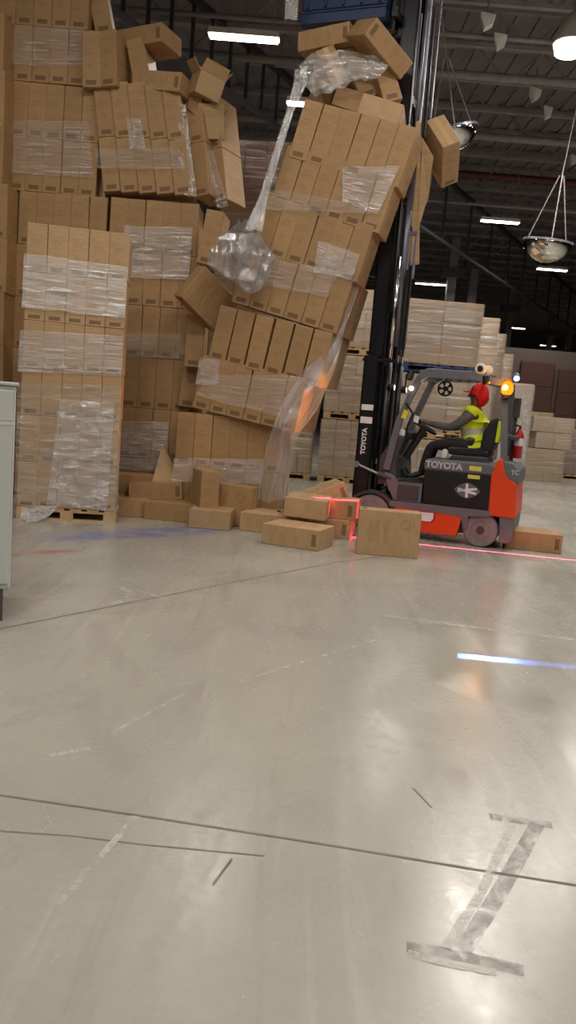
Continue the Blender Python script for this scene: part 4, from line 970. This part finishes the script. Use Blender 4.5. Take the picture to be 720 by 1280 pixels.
# load on the forks: blue plastic pallet and bin
def fl(p): return FO+Hd*p[0]+Ld*p[1]+Vector((0, 0, p[2]))
pal = empty('plastic_pallet', fl((1.69, .52, 5.972)), R_(160)); tag(pal, 'dark blue plastic pallet on the raised forks near the roof', 'pallet')
for nm, a in (('runner', (0, 1.05, -.1, .02, 0, .12)), ('runner', (0, 1.05, -.58, -.46, 0, .12)), ('runner', (0, 1.05, -1.06, -.94, 0, .12)), ('deck', (0, 1.05, -1.06, .02, .12, .15))):
    bm = bmesh.new(); box(bm, *a, .008); fin(nm, bm, MAT['navy'], pal)
bn = empty('bulk_bin', fl((1.70, .52, 6.123)), R_(160)); tag(bn, 'dark blue plastic bulk bin carried on the raised forks', 'bin')
def bin_(b):
    box(b, 0, 1.03, -1.04, .0, 0, .7, .02)
bm = bmesh.new(); bin_(bm); fin('body', bm, MAT['navy'], bn)
for i in range(5):
    bm = bmesh.new(); x = .06+i*.22; box(bm, x, x+.03, -.001, .025, .03, .66, .005); fin('rib', bm, MAT['navy'], bn)
bm = bmesh.new(); box(bm, -.02, 1.05, -1.06, .02, .66, .73, .01); fin('rim', bm, MAT['navy'], bn)
film_quad([[PY(357, -8, 9.95), PY(373, -8, 9.95)], [PY(356, 24, 9.95), PY(372, 25, 9.95)]], 4, 8, 'film_thick', 'strip of white film hanging off the blue bin', .02)

# ------------------------------------------------------------------ projector beams (gobo line lights on the truck)
def line_light(loc, aim, up, halfw, halflen, col, power, lens, name='projector_light'):
    """spot lamp whose own node mask lets only a thin line through, like a line projector"""
    lamp = projector_lamp(loc, aim, lens)
    L = bpy.data.lights.new(name, 'SPOT'); L.energy = power; L.color = col; L.spot_size = R_(150); L.spot_blend = 0; L.shadow_soft_size = .004
    L.use_nodes = True; t = L.node_tree; em_ = next(n for n in t.nodes if n.type == 'EMISSION')
    tc = t.nodes.new('ShaderNodeTexCoord'); sp = t.nodes.new('ShaderNodeSeparateXYZ'); t.links.new(tc.outputs['Normal'], sp.inputs[0])
    def m(op, a, b=0.0):
        n = t.nodes.new('ShaderNodeMath'); n.operation = op
        for i, v in enumerate((a, b)):
            if isinstance(v, (int, float)): n.inputs[i].default_value = v
            else: t.links.new(v, n.inputs[i])
        return n.outputs[0]
    u = m('ABSOLUTE', m('DIVIDE', sp.outputs[0], sp.outputs[2])); v = m('ABSOLUTE', m('DIVIDE', sp.outputs[1], sp.outputs[2]))
    mask = m('MULTIPLY', m('LESS_THAN', u, halfw), m('LESS_THAN', v, halflen)); t.links.new(m('MULTIPLY', mask, 1.0), em_.inputs['Strength'])
    o = bpy.data.objects.new(name, L); C.objects.link(o)
    lw = fl(loc); aw = aim_w(aim); z = (lw-aw).normalized(); upv = Vector(up)
    y = (upv-z*upv.dot(z)).normalized(); x = y.cross(z)
    o.matrix_world = Matrix.Translation(lw+(aw-lw).normalized()*.02) @ Matrix((x, y, z)).transposed().to_4x4()
    return o
def aim_w(a): return fl(a)
def to_local(P): v = P-FO; return (v.dot(Hd), v.dot(Ld), v.z)
ra, rb = PZ(500, 678), PZ(735, 702)
mid = (ra+rb)/2
line_light((.1, .6, 1.9), to_local(mid), (rb-ra), .011, .9, (1, .05, .14), 4200, 'redlens')
va = PZ(440, 672); vb = PY(441, 628, va.y)
line_light((1.0, .6, 1.9), to_local((va+vb)/2), Vector((0, 0, 1)), .03, .34, (1, .02, .1), 2600, 'redlens')
ba, bb = PZ(648, 827), PZ(760, 838)
line_light((-.2, .3, 2.0), to_local((ba+bb)/2), (bb-ba), .004, .13, (.08, .2, 1), 1500, 'bluelens')
# ------------------------------------------------------------------ driver
def skin_mesh(name, verts, edges, radii, root=0, sub=2):
    me = bpy.data.meshes.new(name); me.from_pydata([Vector(v) for v in verts], edges, [])
    o = bpy.data.objects.new(name+'_src', me); C.objects.link(o)
    m = o.modifiers.new('skin', 'SKIN'); m.use_smooth_shade = True
    for i, r in enumerate(radii):
        r = (r, r) if isinstance(r, (int, float)) else r
        me.skin_vertices[0].data[i].radius = r
        me.skin_vertices[0].data[i].use_root = (i == root)
    s = o.modifiers.new('sub', 'SUBSURF'); s.levels = sub; s.render_levels = sub
    dg = bpy.context.evaluated_depsgraph_get(); dg.update()
    r = bpy.data.meshes.new_from_object(o.evaluated_get(dg)); bpy.data.objects.remove(o)
    for p in r.polygons: p.use_smooth = True
    return r
V = []; Ed = []; Ra = []
def node(p, r, frm=None):
    V.append(p); Ra.append(r); i = len(V)-1
    if frm is not None: Ed.append((frm, i))
    return i
pel = node((.26, 0, 1.19), .14)
wai = node((.27, 0, 1.30), .135, pel); che = node((.28, 0, 1.46), .16, wai); cl = node((.28, 0, 1.59), .12, che); nk = node((.275, 0, 1.66), .062, cl)
hd0 = node((.27, -.01, 1.70), .072, nk); hd1 = node((.265, -.02, 1.78), .09, hd0); hd2 = node((.255, -.02, 1.85), .075, hd1)
hands = []
for s in (1, -1):
    sh = node((.29, s*.18, 1.57), .08, cl); ua = node((.40, s*.23, 1.44), .062, sh); el = node((.52, s*.24, 1.37), .052, ua); fa = node((.68, s*.2, 1.385), .046, el); wr = node((.80, s*.165, 1.405), .034, fa); pm = node((.86, s*.15, 1.415), (.036, .022), wr)
    hands.append((s, pm))
    for k in range(4):
        f0 = node((.895, s*(.15+.03-.02*k), 1.425), .0105, pm); f1 = node((.925-.004*k, s*(.15+.032-.021*k), 1.418), .0095, f0); f2 = node((.93-.004*k, s*(.15+.032-.021*k), 1.392), .0085, f1)
    t0 = node((.86, s*.118, 1.42), .012, pm); t1 = node((.885, s*.105, 1.405), .010, t0)
    hp = node((.31, s*.10, 1.16), .105, pel); th = node((.52, s*.14, 1.17), .088, hp); kn = node((.74, s*.16, 1.13), .064, th); ca = node((.79, s*.16, .95), .056, kn); an = node((.83, s*.16, .775), .04, ca); ft = node((.90, s*.165, .745), (.042, .035), an); to = node((1.0, s*.17, .735), (.038, .026), ft)
bodyme = skin_mesh('person', V, Ed, Ra, pel)
for mname in ('sleeve', 'pants', 'skin', 'boot'): bodyme.materials.append(MAT[mname])
for p in bodyme.polygons:
    c = p.center
    if c.x > .79 and c.z > 1.3: p.material_index = 2
    elif c.z > 1.61: p.material_index = 2
    elif c.z < .80: p.material_index = 3
    elif c.z < 1.24 and not (c.x < .2 and c.z > 1.2): p.material_index = 1
    else: p.material_index = 0
ps = bpy.data.objects.new('person', bodyme); C.objects.link(ps); ps.location = FO; ps.rotation_euler = (0, 0, R_(160))
tag(ps, 'person in hi-vis vest and red cap seated driving the forklift, hands on wheel', 'person')
# face
def blob(b, c, r, seg=2):
    res = bmesh.ops.create_icosphere(b, subdivisions=seg, radius=1)
    for v in res['verts']: v.co = Vector((v.co.x*r[0], v.co.y*r[1], v.co.z*r[2]))+Vector(c)
part('nose', lambda b: blob(b, (.36, -.025, 1.775), (.022, .014, .022)), 'skin', ps, True)
part('ear', lambda b: blob(b, (.262, .068, 1.775), (.02, .01, .03)), 'skin', ps, True)
part('ear', lambda b: blob(b, (.262, -.11, 1.775), (.02, .01, .03)), 'skin', ps, True)
for y in (.015, -.06): part('eye', lambda b: blob(b, (.343, y, 1.80), (.01, .014, .008)), 'boot', ps, True)
part('mouth', lambda b: blob(b, (.342, -.022, 1.735), (.012, .024, .006)), 'darkred', ps, True)
part('hair', lambda b: blob(b, (.235, -.02, 1.775), (.09, .094, .08), 3), 'hair', ps, True)
# red cap with neck flap
def cap(b):
    res = bmesh.ops.create_icosphere(b, subdivisions=3, radius=1)
    kill = []
    for v in res['verts']:
        k = v.co.copy(); v.co = Vector((k.x*.118, k.y*.112, k.z*.15))+Vector((.245, -.015, 1.79))
        if k.z < -.15:
            v.co.x -= .012
            if k.x > .25: kill.append(v)
    bmesh.ops.delete(b, geom=kill, context='VERTS')
cp = part('cap', cap, 'redcap', ps, True, 'bright red cap with a neck flap')
part('brim', lambda b: prism(b, [(.33, 1.83), (.43, 1.825), (.435, 1.815), (.33, 1.815)], -.09, .06, .004), 'redcap', cp)
# vest: inflated torso shell
VV = V[:]; Ee = []
vx = [(.25, 0, 1.22), (.27, 0, 1.30), (.28, 0, 1.46), (.28, 0, 1.63), (.29, .17, 1.58), (.29, -.17, 1.58), (.325, .205, 1.53), (.325, -.205, 1.53)]
vm = skin_mesh('vest', vx, [(0, 1), (1, 2), (2, 3), (3, 4), (3, 5), (4, 6), (5, 7)], [.165, .165, .182, .13, .098, .098, .088, .088], 1)
vm.materials.append(MAT['hiviz']); vm.materials.append(MAT['reflect']); vm.materials.append(MAT['hiorange'])
for p in vm.polygons:
    c = p.center
    if abs(c.z-1.34) < .028 or (abs(abs(c.y)-.09) < .022 and c.z > 1.36): p.material_index = 1
    elif c.z < 1.17: p.material_index = 2
vo = link('vest', vm, (), ps); vo['label'] = 'yellow hi-vis vest with pale reflective bands'
